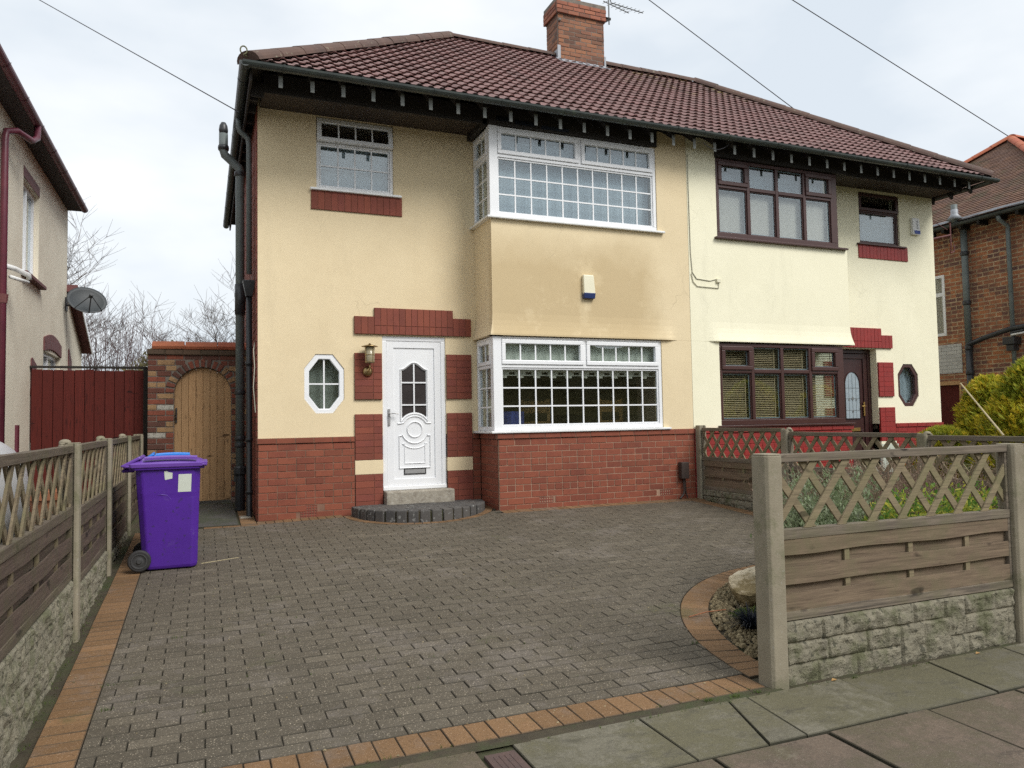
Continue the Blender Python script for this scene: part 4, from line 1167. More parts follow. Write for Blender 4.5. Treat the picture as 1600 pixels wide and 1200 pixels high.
for k, (a, b) in enumerate(L2):
    mb = MB(xfB); n = 42
    for i in range(n):
        z = 1.05+i*(1.135/n)
        d = ru(-.002,.002)
        mb.hexa([(a-.01,.085+d,z+.004),(b+.01,.085+d,z+.004),(b+.01,.112+d,z+.0165),(a-.01,.112+d,z+.0165),(a-.01,.085+d,z+.0065),(b+.01,.085+d,z+.0065),(b+.01,.112+d,z+.019),(a-.01,.112+d,z+.019)])
    for u in (a+.06, b-.06): mb.box(u-.006,u+.006,.083,.0845,1.05,2.18)
    mb.build('blind', M['slat'], f2)
room(H2, P+.05, 8.6, .02, 3.2, .4, 2.45); room(H2, P+.05, 8.6, .02, 3., 3.5, 5.)
bay_box(H2, 6.3, 8.63, 1.0, 2.235); bay_box(H2, 6.3, 8.63, 3.7, 4.96)
for a_ in ((6.25,6.28,1.0,2.24),(6.28,6.31,3.7,4.96)):
    mb = MB(); mb.box(a_[0], a_[1], B+.2, .02, a_[2], a_[3]); mb.build('bay_lining', M['room'], H2)
fs = small_window(H2, W2, M['brownvc'], white=False)
curtain(fs, xf0, 9.83, 10.75, 4.1, 4.68, .12, M['net'], 'net_curtain', .003, .06)
room(H2, 9.0, 11.5, .09, 3., 3.5, 5.)
oct_window(H2, OC2, M['brownvc'], bars=False)
mb = MB(xf0); mb.sheet(20,1,lambda u,v: (10.6+.45*u, .12+.01*math.sin(u*20), 1.3+.7*v)); mb.build('net_curtain', M['net'], H2)
room(H2, 10.2, 11.4, .14, 1.6, .9, 2.3)
# brown door in its deep reveal
u0,u1,w0,w1 = DR2; xd2 = front(.13)
mb = MB(); 
for a,b,c,e in ((u0-.004,u0+.0,.0,.2),(u1,u1+.004,.0,.2)): pass
mb = MB(xd2); mb.box(u0,u1,0,.07,w1-.07,w1); mb.box(u0,u0+.07,0,.07,w0,w1-.07); mb.box(u1-.07,u1,0,.07,w0,w1-.07)
df2 = mb.build('door_frame', M['browndoor'], H2, bevel=.006)
mb = MB(xd2); mb.box(u0+.072,u1-.072,.03,.06,w0,w1-.072); leaf2 = mb.build('front_door', M['browndoor'], H2, bevel=.004)
m = MB(xd2); ring(m, u0+.075, u1-.075, w0+.01, w1-.075, .09, .01, .032); ring(m, u0+.2,u1-.2,w0+.13,w0+.6,.03,.015,.032); m.build('moulding', M['browndoor'], leaf2, bevel=.008)
uc2 = 9.665
arch = [(uc2-.165,1.08),(uc2+.165,1.08)] + [(uc2+.165*math.cos(a),1.66+.22*math.sin(a)) for a in [math.pi*i/14 for i in range(15)]]
m = MB(xd2); m.prism(arch, .022, .03); 
pd = m.build('pane', pm('leaded_door_glass', (.36,.42,.46), (.28,.34,.38), 16, .12, .2, 30), leaf2)
m = MB(xd2); strip(m, arch, .03, .008, .03, True); m.build('moulding', M['browndoor'], leaf2)
m = MB(xd2)
for z in (1.22,1.42,1.6): strip(m, [(uc2-.16,z),(uc2+.16,z)], .007, .018, .022)
for u in (-.08,0,.08): strip(m, [(uc2+u,1.08),(uc2+u,1.84)], .007, .0175, .022)
for du, dz, s in ((0,1.42,.03),(.08,1.40,.018),(-.08,1.40,.018),(0,1.2,.02)): m.prism([(uc2+du-s,dz),(uc2+du,dz-s*1.3),(uc2+du+s,dz),(uc2+du,dz+s*1.3)], .016, .0215)
m.build('leading', M['steel'], leaf2)
m = MB(xd2); m.box(9.895,9.925,-.0,.012,1.12,1.36); m.tube([(9.91,-.03,1.29),(9.86,-.035,1.29),(9.82,-.03,1.285)],.009,8); m.tube([(9.91,.0,1.29),(9.91,-.03,1.29)],.009,8); m.build('handle', M['gold'], leaf2, bevel=.003)
m = MB(xd2); m.box(9.58,9.80,.002,.014,.86,.92); m.build('letterbox', M['gold'], leaf2, bevel=.004)
mb = MB(); mb.box(DR2[0]-.01,DR2[1],-.25,.13,.0,.28); mb.build('doorstep', M['stone_step'], H2, bevel=.015)

# ---------- roof
EY, EZ, EL, ER = -1.02, 5.09, -.15, 11.70
RY, RZ = 2.5, 7.70
AL, AR = 3.25, 8.33
BY = 6.02
th = math.atan2(RZ-EZ, RY-EY)
SL = math.hypot(RZ-EZ, RY-EY)
def tiles(mb, O, U, V, Lfn, Rfn, S_, g=.225, per=.14, um=0, uM=1e9):
    O, U, V = Vector(O), Vector(U).normalized(), Vector(V).normalized(); N = U.cross(V).normalized()
    if N.z < 0: N = -N
    prof = [(0,0),(.045,0),(.070,.019),(.104,.020),(.130,0),(.14,0)]
    r = 0
    while r*g < S_-.02:
        v0, v1 = r*g, min((r+1)*g+.035, S_)
        vm = v0+g*.5
        a, b = max(Lfn(vm), um), min(Rfn(vm), uM)
        k = math.floor(a/(per*2))
        while k*per*2 < b:
            j = ru(-.003,.003); hj = ru(-.0025,.0025)
            pts = []
            for q in range(2):
                for (du, h) in prof[:-1] if q == 0 else prof: pts.append((k*per*2+q*per+du, h))
            pts = [(min(max(u+.001, a), b), h) for u, h in pts]
            if pts[-1][0]-pts[0][0] > .015:
                n = len(pts); vs = []
                for u, h in pts: vs.append(O+U*u+V*(v0+j+.006)+N*(.027+h*.95+hj))
                for u, h in pts: vs.append(O+U*u+V*(v0+j)+N*(.042+h+hj))
                for u, h in pts: vs.append(O+U*u+V*v1+N*(.006+h+hj))
                fs_ = [(i,i+1,i+1+n,i+n) for i in range(n-1)] + [(i+n,i+1+n,i+1+2*n,i+2*n) for i in range(n-1)]
                fs_ += [(i,i+n,i+n+1,i+1) for i in range(0)]
                mb.add(vs, fs_)
                mb.add([O+U*pts[0][0]+V*(v0+j+.006)+N*.027, O+U*pts[-1][0]+V*(v0+j+.006)+N*.027, O+U*pts[-1][0]+V*(v0+.07)+N*.012, O+U*pts[0][0]+V*(v0+.07)+N*.012], [(0,1,2,3)])
            k += 1
        r += 1
hipL = (AL-EL)/SL; hipR = (ER-AR)/SL
def roof_part(H, x0, x1, left):
    base = MB()   # deck, so nothing shows through
    t = .03
    if left:
        base.add([(EL,EY,EZ),(P,EY,EZ),(P,RY,RZ),(AL,RY,RZ)],[(0,1,2,3)])
        base.add([(EL,BY,EZ),(EL,EY,EZ),(AL,RY,RZ)],[(0,1,2)]); base.add([(P,BY,EZ),(EL,BY,EZ),(AL,RY,RZ),(P,RY,RZ)],[(0,1,2,3)])
    else:
        base.add([(P,EY,EZ),(ER,EY,EZ),(AR,RY,RZ),(P,RY,RZ)],[(0,1,2,3)])
        base.add([(ER,EY,EZ),(ER,BY,EZ),(AR,RY,RZ)],[(0,1,2)]); base.add([(ER,BY,EZ),(P,BY,EZ),(P,RY,RZ),(AR,RY,RZ)],[(0,1,2,3)])
    deck = base.build('roof', M['blackwood'], H)
    m_ = deck.modifiers.new('s','SOLIDIFY'); m_.thickness = .03; m_.offset = 0
    mb = MB()
    um, uM = (0, P-EL) if left else (P-EL, 1e9)
    tiles(mb, (EL,EY-.0,EZ+.012), (1,0,0), (0,RY-EY,RZ-EZ), lambda v: v*hipL, lambda v: (ER-EL)-v*hipR, SL, um=um, uM=uM)
    sb = math.hypot(BY-RY, RZ-EZ)
    if left:
        s2 = math.hypot(AL-EL, RZ-EZ)
        tiles(mb, (EL,EY,EZ+.012), (0,1,0), (AL-EL,0,RZ-EZ), lambda v: v*(RY-EY)/s2, lambda v: (BY-EY)-v*(BY-RY)/s2, s2)
    else:
        s2 = math.hypot(ER-AR, RZ-EZ)
        tiles(mb, (ER,EY,EZ+.012), (0,1,0), (AR-ER,0,RZ-EZ), lambda v: v*(RY-EY)/s2, lambda v: (BY-EY)-v*(BY-RY)/s2, s2)
    tiles(mb, (EL,BY,EZ+.012), (1,0,0), (0,RY-BY,RZ-EZ), lambda v: v*(AL-EL)/sb, lambda v: (ER-EL)-v*(ER-AR)/sb, sb, um=um, uM=uM)
    mb.build('roof_tiles', M['tile'], deck)
    return deck
def caps(mb, A, Bp, r=.125, L=.42, flat=.7, seg=10):
    A, Bp = Vector(A), Vector(Bp); d = (Bp-A); n = max(1, round(d.length/L)); t = d.normalized()
    side = t.cross(Vector((0,0,1))).normalized(); up = side.cross(t).normalized()
    for i in range(n):
        a, b = A+d*(i/n)-t*.012, A+d*((i+1)/n)+t*.008
        q = ru(-.004,.004); vs = []
        for p, rr in ((a, r+.003), (b, r-.003)):
            for k in range(seg+1):
                an = math.pi*k/seg
                vs.append(p+side*(rr*math.cos(an))+up*(rr*flat*math.sin(an)+q))
        fs_ = [(k,k+1,k+1+seg+1,k+seg+1) for k in range(seg)]
        fs_.append(tuple(range(seg,-1,-1)))
        mb.add(vs, fs_)
dL = roof_part(H1, EL, P, True); dR = roof_part(H2, P, ER, False)
o_ = .015
mb = MB(); caps(mb, (EL,EY,EZ+o_), (AL,RY,RZ+o_), .15, .46, .75); mb.build('hip_tiles', M['ridge'], dL)
mb = MB(); caps(mb, (EL,BY,EZ+o_), (AL,RY,RZ+o_), .12); caps(mb, (AL,RY,RZ+.0), (5.25,RY,RZ+.0), .14, .46, .7); mb.build('ridge_tiles', M['ridge'], dL)
mb = MB(); caps(mb, (6.22,RY,RZ+.0), (AR,RY,RZ+.0), .15, .46, .8); caps(mb, (ER,EY,EZ+o_), (AR,RY,RZ+o_), .15, .46, .8); caps(mb, (ER,BY,EZ+o_), (AR,RY,RZ+o_), .11); mb.build('ridge_tiles', M['ridge'], dR)
# hip iron, a curl at the left corner
mb = MB(); mb.tube([(EL+.06,EY+.05,EZ+.06),(EL-.04,EY-.04,EZ+.06)] + [(EL-.06+.035*math.sin(a),EY-.06,EZ+.11-.045*math.cos(a)) for a in [i*.5 for i in range(12)]], .008, 6)
mb.build('hip_iron', M['sedge'], dL)
# rafters; the light on their front ends is put into a paler end colour
def rafter(H, x):
    w = .024; tn = math.tan(th)
    y0, y1 = -.945, min(-.05, EY+(x-EL)-.12, EY+(ER-x)-.12)
    y1 = max(y1, y0+.05)
    zt = lambda y: EZ-.022+(y-EY)*tn
    mb = MB(); mb.hexa([(x-w,y0,zt(y0)-.135),(x+w,y0,zt(y0)-.135),(x+w,y1,zt(y1)-.12),(x-w,y1,zt(y1)-.12),(x-w,y0,zt(y0)),(x+w,y0,zt(y0)),(x+w,y1,zt(y1)),(x-w,y1,zt(y1))])
    r = mb.build('rafter', M['blackwood'], H)
    m = MB(); m.box(x-w+.001,x+w-.001,y0-.006,y0-.001,zt(y0)-.225,zt(y0)-.085+ru(-.01,.01)); m.build('rafter_end', M['rafterend'], r, bevel=.004)
x = .185
while x < 11.6:
    if abs(x-P) > .03: rafter(H1 if x < P else H2, x)
    x += .347
# boards: soffit, wall plate, beams
def beam(H, x0, x1, y0, y1, z0, z1, mat='blackwood', name='eaves_board'):
    mb = MB(); mb.box(x0,x1,y0,y1,z0,z1); return mb.build(name, M[mat], H, bevel=.004)
beam(H1, .03, 2.76, -.62, -.596, 4.965, 5.2); beam(H2, 8.84, 11.56, -.62, -.596, 4.965, 5.2)
beam(H1, .03, 2.76, -.595, -.003, 5.03, 5.05, 'soffit', 'soffit'); beam(H2, 8.84, 11.56, -.595, -.003, 5.03, 5.05, 'soffit', 'soffit')
beam(H1, 2.765, 5.29, B-.045, B+.1, 4.958, 5.28); beam(H2, 6.30, 8.82, B-.045, B+.1, 4.945, 5.28)
beam(H1, -.13, -.016, -.60, 5.5, 5.03, 5.05, 'blackwood', 'soffit'); beam(H2, 11.61, 11.7, -.6, 5.5, 5.03, 5.05, 'blackwood', 'soffit')
beam(H1, EL+.01, EL+.035, EY+.05, 5.9, 4.93, 5.07); beam(H1, EL+.04, .03, -.62, -.596, 4.90, 5.07)
beam(H1, 2.70, 2.764, -.62, -.01, 4.945, 5.03)
for i in range(14):
    y = -.4+i*.36; mb = MB(); mb.box(EL+.04,-.02,y-.02,y+.02,4.94,5.03); mb.build('rafter', M['blackwood'], H1)
for i in range(6):
    y = -.7+i*.36; mb = MB(); mb.hexa([(11.6,y-.02,4.98),(11.68,y-.02,4.93),(11.68,y+.02,4.93),(11.6,y+.02,4.98),(11.6,y-.02,5.06),(11.70,y-.02,5.06),(11.70,y+.02,5.06),(11.6,y+.02,5.06)]); mb.build('rafter', M['blackwood'], H2)
# weathered mortar smears on the beam over the bay
mb = MB(); mb.box(2.86,3.05,B-.048,B-.0455,5.0,5.06); mb.box(3.12,3.42,B-.048,B-.0455,4.985,5.045); mb.box(3.5,3.9,B-.048,B-.0455,4.975,5.02); mb.build('mortar_smear', M['blackgrass'], H1)
# gutters
def gutter(H, A, Bp, r=.058, mat='black', n=8, name='gutter', closed=True):
    A, Bp = Vector(A), Vector(Bp); t = (Bp-A).normalized(); s = t.cross(Vector((0,0,1))).normalized(); mb = MB()
    vs = []
    for p in (A, Bp):
        for rr in (r, r-.006):
            for k in range(n+1):
                an = math.pi + math.pi*k/n; vs.append(p+s*(rr*math.cos(an))+Vector((0,0,rr*math.sin(an))))
    m = n+1
    fs_ = [(k,k+1,k+1+2*m,k+2*m) for k in range(n)] + [(k+m,k+3*m,k+1+3*m,k+1+m) for k in range(n)] + [(0,2*m,3*m,m),(n,n+m,n+3*m,n+2*m)] + [tuple(range(n,-1,-1)), tuple(range(2*m,3*m))]
    mb.add(vs, fs_); L = (Bp-A).length; k = int(L/.95)
    for i in range(k+1):
        p = A+t*(L*(i+.5)/(k+1)); vs = []
        for dp in (-.012,.012):
            for a in range(n+1):
                an = math.pi+math.pi*a/n; vs.append(p+t*dp+s*((r+.007)*math.cos(an))+Vector((0,0,(r+.007)*math.sin(an)+.003)))
        mb.add(vs, [(a,a+1,a+1+m,a+m) for a in range(n)])
    return mb.build(name, M[mat], H, smooth=False)
gutter(H1, (EL-.07,EY-.045,5.085), (P-.0,EY-.045,5.10)); gutter(H2, (P+.005,EY-.045,5.10), (ER+.12,EY-.045,5.075))
gutter(H1, (EL-.045,EY-.08,5.08), (EL-.045,BY,5.05)); gutter(H2, (ER+.045,EY,5.07), (ER+.045,BY,5.06))
# chimney
def brick_faces(mb, x0, x1, y0, y1, z0, z1, bh=.075, bw=.225):
    for xf_, a, b in ((front(y0), x0, x1), (left_ret(x0), y0+.05, y1-.0), (right_ret(x1), y0+.05, y1)):
        m = MB(xf_); bricks(m, a, b, z0, z1, bw=bw, bh=bh, jit=.004); mb.add(m.v, m.f)
mb = MB(); brick_faces(mb, 5.275, 6.215, 2.3, 2.80, 7.40, 8.45)
ch = mb.build('chimney', M['chimbrick'], dL, bevel=.004)
m = MB(); m.box(5.281,6.209,2.306,2.79,7.3,8.6); m.build('chimney_mortar', M['mortar_grey'], ch)
mb = MB(); brick_faces(mb, 5.235, 6.255, 2.26, 2.84, 8.45, 8.68); m2 = MB(); brick_faces(m2, 5.25, 6.24, 2.275, 2.825, 8.68, 8.755); mb.join(m2)
mb.build('chimney_crown', M['chimtop'], ch, bevel=.004)
m = MB(); m.box(5.245,6.245,2.27,2.83,8.46,8.745); m.box(5.4,6.1,2.35,2.75,8.745,8.78); m.build('crown_mortar', M['mortar_grey'], ch)
m = MB(); m.lathe([(.12,0),(.115,.1),(.1,.3),(.12,.33),(.12,.36)],16,(5.75,2.55,8.77)); m.build('chimney_pot', M['terracotta'], ch, smooth=True)
m = MB(); tn = math.tan(th); zf = lambda y: EZ+(y-EY)*tn
n = 24
m.sheet(n, 2, lambda u, v: (5.22+1.05*u, 2.293-.12*v-.02*v*noise.noise((u*8,0,1)), zf(2.293-.12*v)+.075-.012*v+.006*math.sin(u*44)))
m.box(5.26,5.275,2.29,2.6,7.62,7.80); m.box(5.25,5.31,2.285,2.2975,7.62,7.86); m.box(6.2,6.235,2.285,2.2975,7.60,7.80); m.build('flashing', M['lead'], ch)
m = MB(); m.lathe([(.0,0),(.025,.01),(.03,.035),(.012,.05)],8,(5.30,2.285,8.30)); m.build('mortar_lump', M['rafterend'], ch)

# TV aerials on the chimney
t = thing('television_aerial', 'multi-element television aerial on a mast clamped to the chimney', 'aerial', (6.31,2.3,8.45))
m = MB(); m.tube([(6.31,2.27,8.42),(6.31,2.27,9.6)], .014, 8); m.build('mast', M['steel'], t)
m = MB(); m.box(6.24,6.34,2.25,2.30,8.50,8.54); m.prism([(6.24,8.44),(6.32,8.50),(6.24,8.53)],2.25,2.28); m.build('bracket', M['blackwood'], t)
def yagi(p, q, n, name='boom'):
    p, q = Vector(p), Vector(q); d = (q-p).normalized(); s = d.cross(Vector((0,0,1))).normalized(); m = MB(); m.tube([p,q], .009, 6)
    for i in range(n):
        c = p+(q-p)*((i+.5)/n); m.tube([c-s*.1+Vector((0,0,.03)), c+s*.1-Vector((0,0,.03))], .005, 5)
    m.build(name, M['steel'], t)
yagi((6.20,2.27,8.84),(6.74,2.27,8.72),6); yagi((6.5,2.5,8.99),(7.2,2.5,8.93),8); 
m = MB(); m.tube([(6.31,2.27,9.02),(6.5,2.5,8.99)], .009, 6); m.build('arm', M['steel'], t)

# ---------- pipes on the left corner
mb = MB(); mb.tube([(-.16,.95,.42),(-.16,.95,4.52),(-.17,.95,4.56),(-.35,.95,4.72),(-.365,.95,4.78),(-.365,.95,5.0)], .056, 12)
sp = mb.build('soil_pipe', M['greypipe'], H1, smooth=True)
mb = MB()
for z in (2.83,1.55,.86,.95,4.45): mb.lathe([(.066,0),(.07,.01),(.07,.05),(.066,.06)],12,(-.16,.95,z))
mb.lathe([(.066,0),(.07,.03),(.066,.06)],12,(-.365,.95,4.78)); mb.build('collar', M['darkpipe'], sp, smooth=True)
mb = MB(); mb.lathe([(.052,0),(.058,.05),(.05,.11),(.03,.15),(.0,.155)],12,(-.365,.95,5.0)); mb.build('terminal', M['darkpipe'], sp, smooth=True)
mb = MB(); mb.tube([(-.16,.95,.05),(-.16,.95,.5)], .064, 12); mb.lathe([(.06,0),(.085,.02),(.085,.1),(.065,.12)],12,(-.16,.95,.5)); mb.box(-.235,-.2,.92,.98,.42,.5); mb.build('base_joint', M['darkpipe'], sp, smooth=False)
mb = MB(); mb.tube([(-.16,.95,2.72),(-.10,.95,2.90),(.02,.95,3.0)], .05, 12); mb.tube([(-.16,.92,2.6),(-.16,.92,3.0)],.066,12); mb.build('branch', M['darkpipe'], sp, smooth=True)
mb = MB(); mb.tube([(-.20,.42,5.02),(-.20,.42,4.93),(-.185,.42,4.87),(-.13,.42,4.82),(-.085,.42,4.78),(-.075,.42,4.70),(-.075,.42,3.05)], .034, 10)
dp = mb.build('downpipe', M['greypipe'], H1, smooth=True)
mb = MB(); mb.hexa([(-.115,.36,2.76),(-.035,.36,2.76),(-.035,.46,2.76),(-.115,.46,2.76),(-.155,.33,2.96),(.0,.33,2.96),(.0,.48,2.96),(-.155,.48,2.96)]); mb.build('hopper', M['darkpipe'], dp, bevel=.008)
mb = MB(); mb.tube([(-.075,.42,2.8),(-.075,.42,.06),(-.075,.36,-.0)], .037, 10)
for z in (1.9,.95,.3): mb.lathe([(.045,0),(.045,.04)],10,(-.075,.42,z))
mb.build('lower_pipe', M['darkpipe'], dp, smooth=True)
mb = MB(); mb.tube([(-.03,.1,2.15),(-.045,.05,2.05),(-.035,.02,1.85),(-.05,.0+.01,1.6),(-.025,.03,1.3)], .006, 5); mb.build('wall_cable', M['cablew'], H1)
mb = MB(); mb.box(-.19,-.06,.28,.45,-.0,.03); mb.build('drain_surround', M['stone_step'], H1, bevel=.01)

# ---------- things fixed to the fronts
def alarm(x, y, z, w, h, m1, m2, label, taper=.02):
    t = thing('alarm_box', label, 'alarm', (x,y,z))
    mb = MB(); mb.hexa([(x-w/2,y-.06,z-h/2),(x+w/2,y-.06,z-h/2),(x+w/2,y,z-h/2),(x-w/2,y,z-h/2),(x-w/2+.0,y-.05,z+h/2),(x+w/2-taper,y-.05,z+h/2),(x+w/2,y,z+h/2),(x-w/2,y,z+h/2)])
    mb.build('case', m1, t, bevel=.012); return t
t = alarm(4.16, B-.002, 2.94, .175, .27, M['alarm'], None, 'cream alarm box with dark blue base on the apron between the white bay windows')
mb = MB(); mb.hexa([(4.078,B-.055,2.755),(4.24,B-.055,2.755),(4.248,B,2.76),(4.072,B,2.76),(4.073,B-.064,2.835),(4.247,B-.064,2.835),(4.25,B,2.835),(4.07,B,2.835)]); mb.build('strobe', M['navy'], t, bevel=.008)
t = alarm(11.12, -.002, 4.47, .19, .30, M['alarmw'], None, 'white alarm box with small blue panel at the upper corner of the pale house', .01)
mb = MB(); mb.box(11.06,11.20,-.066,-.062,4.335,4.395); mb.build('panel', M['bluetxt'], t)
mb = MB(); random.seed(3)
for i in range(6):
    z = 4.43+i*.025
    mb.box(11.125,11.150,-.0655,-.060,z,z+.004); mb.box(11.125 if i%2 else 11.146,11.129 if i%2 else 11.15,-.0655,-.060,z,z+.018)
mb.build('lettering', M['inktxt'], t)
t = thing('wall_lantern', 'brass cylinder wall lantern left of the white door', 'lantern', (1.33,-.03,1.85))
mb = MB(); mb.lathe([(.06,0),(.065,-.012),(.045,-.03),(.02,-.038)],16,(1.315,-.032,1.80),'y'); mb.build('wall_plate', M['brass'], t, smooth=True)
mb = MB(); mb.tube([(1.315,-.06,1.80),(1.315,-.12,1.795),(1.325,-.135,1.84),(1.325,-.135,1.90)], .009, 8); mb.build('arm', M['brass'], t, smooth=True)
mb = MB(); mb.lathe([(.045,0),(.058,.02),(.062,.2),(.058,.2)],16,(1.325,-.135,1.90)); mb.build('glass', M['lampglass'], t, smooth=True)
mb = MB()
for a in range(4): an = a*math.pi/2+.5; mb.box(1.325+.064*math.cos(an)-.004,1.325+.064*math.cos(an)+.004,-.135+.064*math.sin(an)-.004,-.135+.064*math.sin(an)+.004,1.90,2.105)
for z in (1.91,2.0): mb.lathe([(.066,0),(.066,.006)],16,(1.325,-.135,z))
mb.build('cage', M['brass'], t)
mb = MB(); mb.lathe([(.10,0),(.105,.006),(.05,.02),(.015,.03),(.01,.045)],18,(1.325,-.135,2.105)); mb.build('lid', M['brass'], t, smooth=True)
t = thing('cable_box', 'brown cable box low on the red brick beside the divider fence', 'box', (5.57,B-.03,.3))
mb = MB(); mb.box(5.51,5.635,B-.10,B-.016,.30,.53); mb.build('case', M['meter'], t, bevel=.01)
mb = MB(); mb.tube([(5.575,B-.05,.30),(5.575,B-.05,.12),(5.56,B-.05,.08),(5.50,B-.06,.03)], .014, 6); mb.tube([(5.60,B-.04,.30),(5.61,B-.04,.1),(5.63,B-.05,.03)], .01, 6); mb.build('conduit', M['meter'], t)
t = thing('wall_cable', 'thin cable clipped down the pale render to a small junction box', 'cable', (P+.03,B-.01,3))
mb = MB(); mb.tube([(P+.02,B-.008,4.93),(P+.025,B-.008,4.2),(P+.03,B-.008,3.5),(P+.05,B-.008,3.22),(P+.12,B-.008,3.13),(P+.35,B-.008,3.11),(P+.46,B-.008,3.14)], .006, 5)
mb.tube([(P+.03,B-.01,3.2),(P+.06,B-.01,3.08),(P+.13,B-.01,3.02),(P+.5,B-.01,3.01),(P+.5,B-.01,3.1)], .006, 5); mb.build('wire', M['cablew'], t)
mb = MB(); mb.box(P+.46,P+.53,B-.03,B-.001,3.09,3.15); mb.build('junction', M['alarm'], t, bevel=.005)
mb = MB(); mb.box(8.86,8.94,-.055,-.002,3.86,4.20); mb.tube([(8.9,-.03,3.86),(8.93,-.03,3.78),(8.88,-.02,3.72)],.008,5)
o = mb.build('meter_box', pm('timber_box', (.45,.33,.14), None, 6, .7), None, bevel=.004); tag(o, 'narrow tan box on the pale wall beside the upper brown bay', 'box')
# telephone wires
def wire(pts, label, name='telephone_wire', r=.009, sag=.0):
    mb = MB(); A, Bp = Vector(pts[0]), Vector(pts[1]); n = 16
    mb.tube([A+(Bp-A)*(i/n)-Vector((0,0,sag*4*(i/n)*(1-i/n))) for i in range(n+1)], r, 5)
    o = mb.build(name, M['cable']); tag(o, label, 'wire', 'overhead telephone wires')
wire([(-.22,-.2,4.86),(-3.40,4.7,8.4)], 'overhead wire from the upper left sky down to the left eave', r=.007)
wire([(10.9,8.7,13.66),(15.9,7.1,9.75)], 'overhead wire passing behind the roof just right of the chimney', r=.013)
wire([(10.7,2.66,10.18),(17,2.06,7.6)], 'overhead wire reaching the orange ridge of the red brick house', r=.010)
wire([(P+.05,-1.0,4.98),(P+.5,-.99,5.02)], 'short loose wire looping under the gutter at the party line', r=.006, sag=.09)
random.seed(11)
# ---------- neighbour's house on the left
N = thing('neighbour_house', 'grey pebble rendered house side with maroon gutter at the left edge', 'house', (-4.5, 2, 0))
NX = -2.72
xn = right_ret(NX)      # faces +x: (x0-d, u, w)
WN = (1.53,2.53,3.14,4.36); WN2 = (2.95,4.31,1.2,2.27)
mb = MB(xn); holes_wall(mb, -1.6, 4.9, -.2, 5.0, [WN, WN2], 0, .2)
mb.box(-1.6,-1.58,0,6,-.2,5.0); mb.box(4.88,4.9,0,6,-.2,5.0); mb.box(-1.6,4.9,5.5,6,-.2,5)
mb.build('wall', M['render3'], N)
mb = MB(xn); mb.prism([(4.9,-.2),(6.6,-.2),(6.6,2.62),(4.9,3.45)], 0, 5); mb.build('rear_wing', M['render3'], N)
mb = MB(xn)
mb.prism([(4.86,3.44),(4.88,3.56),(6.74,2.66),(6.72,2.56)], -.16, 5.2); mb.build('rear_roof', M['maroonb'], N)
mb = MB(xn); mb.prism([(4.9,3.40),(4.9,3.50),(6.68,2.62),(6.68,2.52)], -.175,-.162); mb.build('barge_board', M['upvc'], N)
mb = MB(xn); mb.box(-1.9,4.9,-.22,0,4.82,4.845); mb.build('soffit', M['darksoffit'], N)
for i in range(0):
    y = -1.7+i*.38; mb = MB(xn); mb.hexa([(y,-.24,4.72),(y+.05,-.24,4.72),(y+.05,0,4.68),(y,0,4.68),(y,-.24,4.80),(y+.05,-.24,4.80),(y+.05,0,4.80),(y,0,4.80)]); mb.build('rafter', M['darksoffit'], N)
mb = MB(); mb.hexa([(-2.40,-2,4.80),(-2.38,-2,4.80),(-2.38,5.2,4.80),(-2.40,5.2,4.80),(-5.6,-2,7.2),(-5.5,-2,7.3),(-5.5,5.2,7.3),(-5.6,5.2,7.2)]) 
mb = MB(); mb.add([(-2.475,-2,4.90),(-2.475,4.93,4.90),(-5.8,4.93,7.4),(-5.8,-2,7.4)],[(0,1,2,3)]); mb.add([(-2.475,-2,4.90),(-5.8,-2,7.4),(-8.8,-2,4.84)],[(0,1,2)]); mb.add([(-2.475,4.93,4.90),(-5.8,4.93,7.4),(-8.8,4.93,4.90)],[(2,1,0)]); rf = mb.build('roof', M['maroonb'], N)
m_ = rf.modifiers.new('s','SOLIDIFY'); m_.thickness = .07
gutter(N, (-2.475,4.92,4.86), (-2.475,-2,4.86), r=.055, mat='maroon')
mb = MB(); mb.prism([(0,0),(.08,0),(.02,.16)],0,.02)
mb = MB(); mb.hexa([(-2.56,1.0,4.93),(-2.48,1.0,4.93),(-2.48,1.2,4.93),(-2.56,1.2,4.93),(-2.60,1.05,5.04),(-2.52,1.0,5.04),(-2.52,1.1,5.04),(-2.60,1.1,5.04)]); mb.build('loose_tile', M['darksoffit'], rf)
mb = MB(); mb.tube([(-2.47,.95,4.84),(-2.47,.93,4.66),(-2.50,.80,4.58),(-2.58,.42,4.55),(-2.66,.32,4.50),(-2.665,.30,4.40),(-2.665,.30,.0)], .038, 10); dpn = mb.build('downpipe', M['maroon'], N, smooth=True)
mb = MB(); mb.lathe([(.045,0),(.05,.05),(.055,.1)],10,(-2.665,.30,2.55)); mb.build('collar', M['maroonb'], dpn)
def side_window(w, arch=False):
    u0,u1,w0,w1 = w; mb = MB(xn); ring(mb,u0,u1,w0,w1,.05,.06,.12); mb.box((u0+u1)/2-.03,(u0+u1)/2+.03,.06,.12,w0+.05,w1-.05)
    mb.box(u0+.05,u1-.05,.062,.118,w1-.36,w1-.31) if arch else None
    f = mb.build('window', M['upvc'], N, bevel=.004); m = MB(xn); m.box(u0+.05,u1-.05,.09,.095,w0+.05,w1-.05); m.build('pane', M['glass'], f)
    m = MB(xn); m.sheet(30,1,lambda a,b: (u0+(u1-u0)*a,.17+.008*math.sin(a*40),w0+(w1-w0)*b)); m.build('net_curtain', M['net'], f)
    return f
f = side_window(WN); m = MB(xn); m.box(1.44,2.66,-.08,.05,3.09,3.139); m.build('sill', M['maroonb'], f, bevel=.005)
side_window(WN2, True)
mb = MB(xn); mb.box(1.53,2.53,-.006,.05,4.361,4.50); mb.build('lintel', M['maroonb'], N)
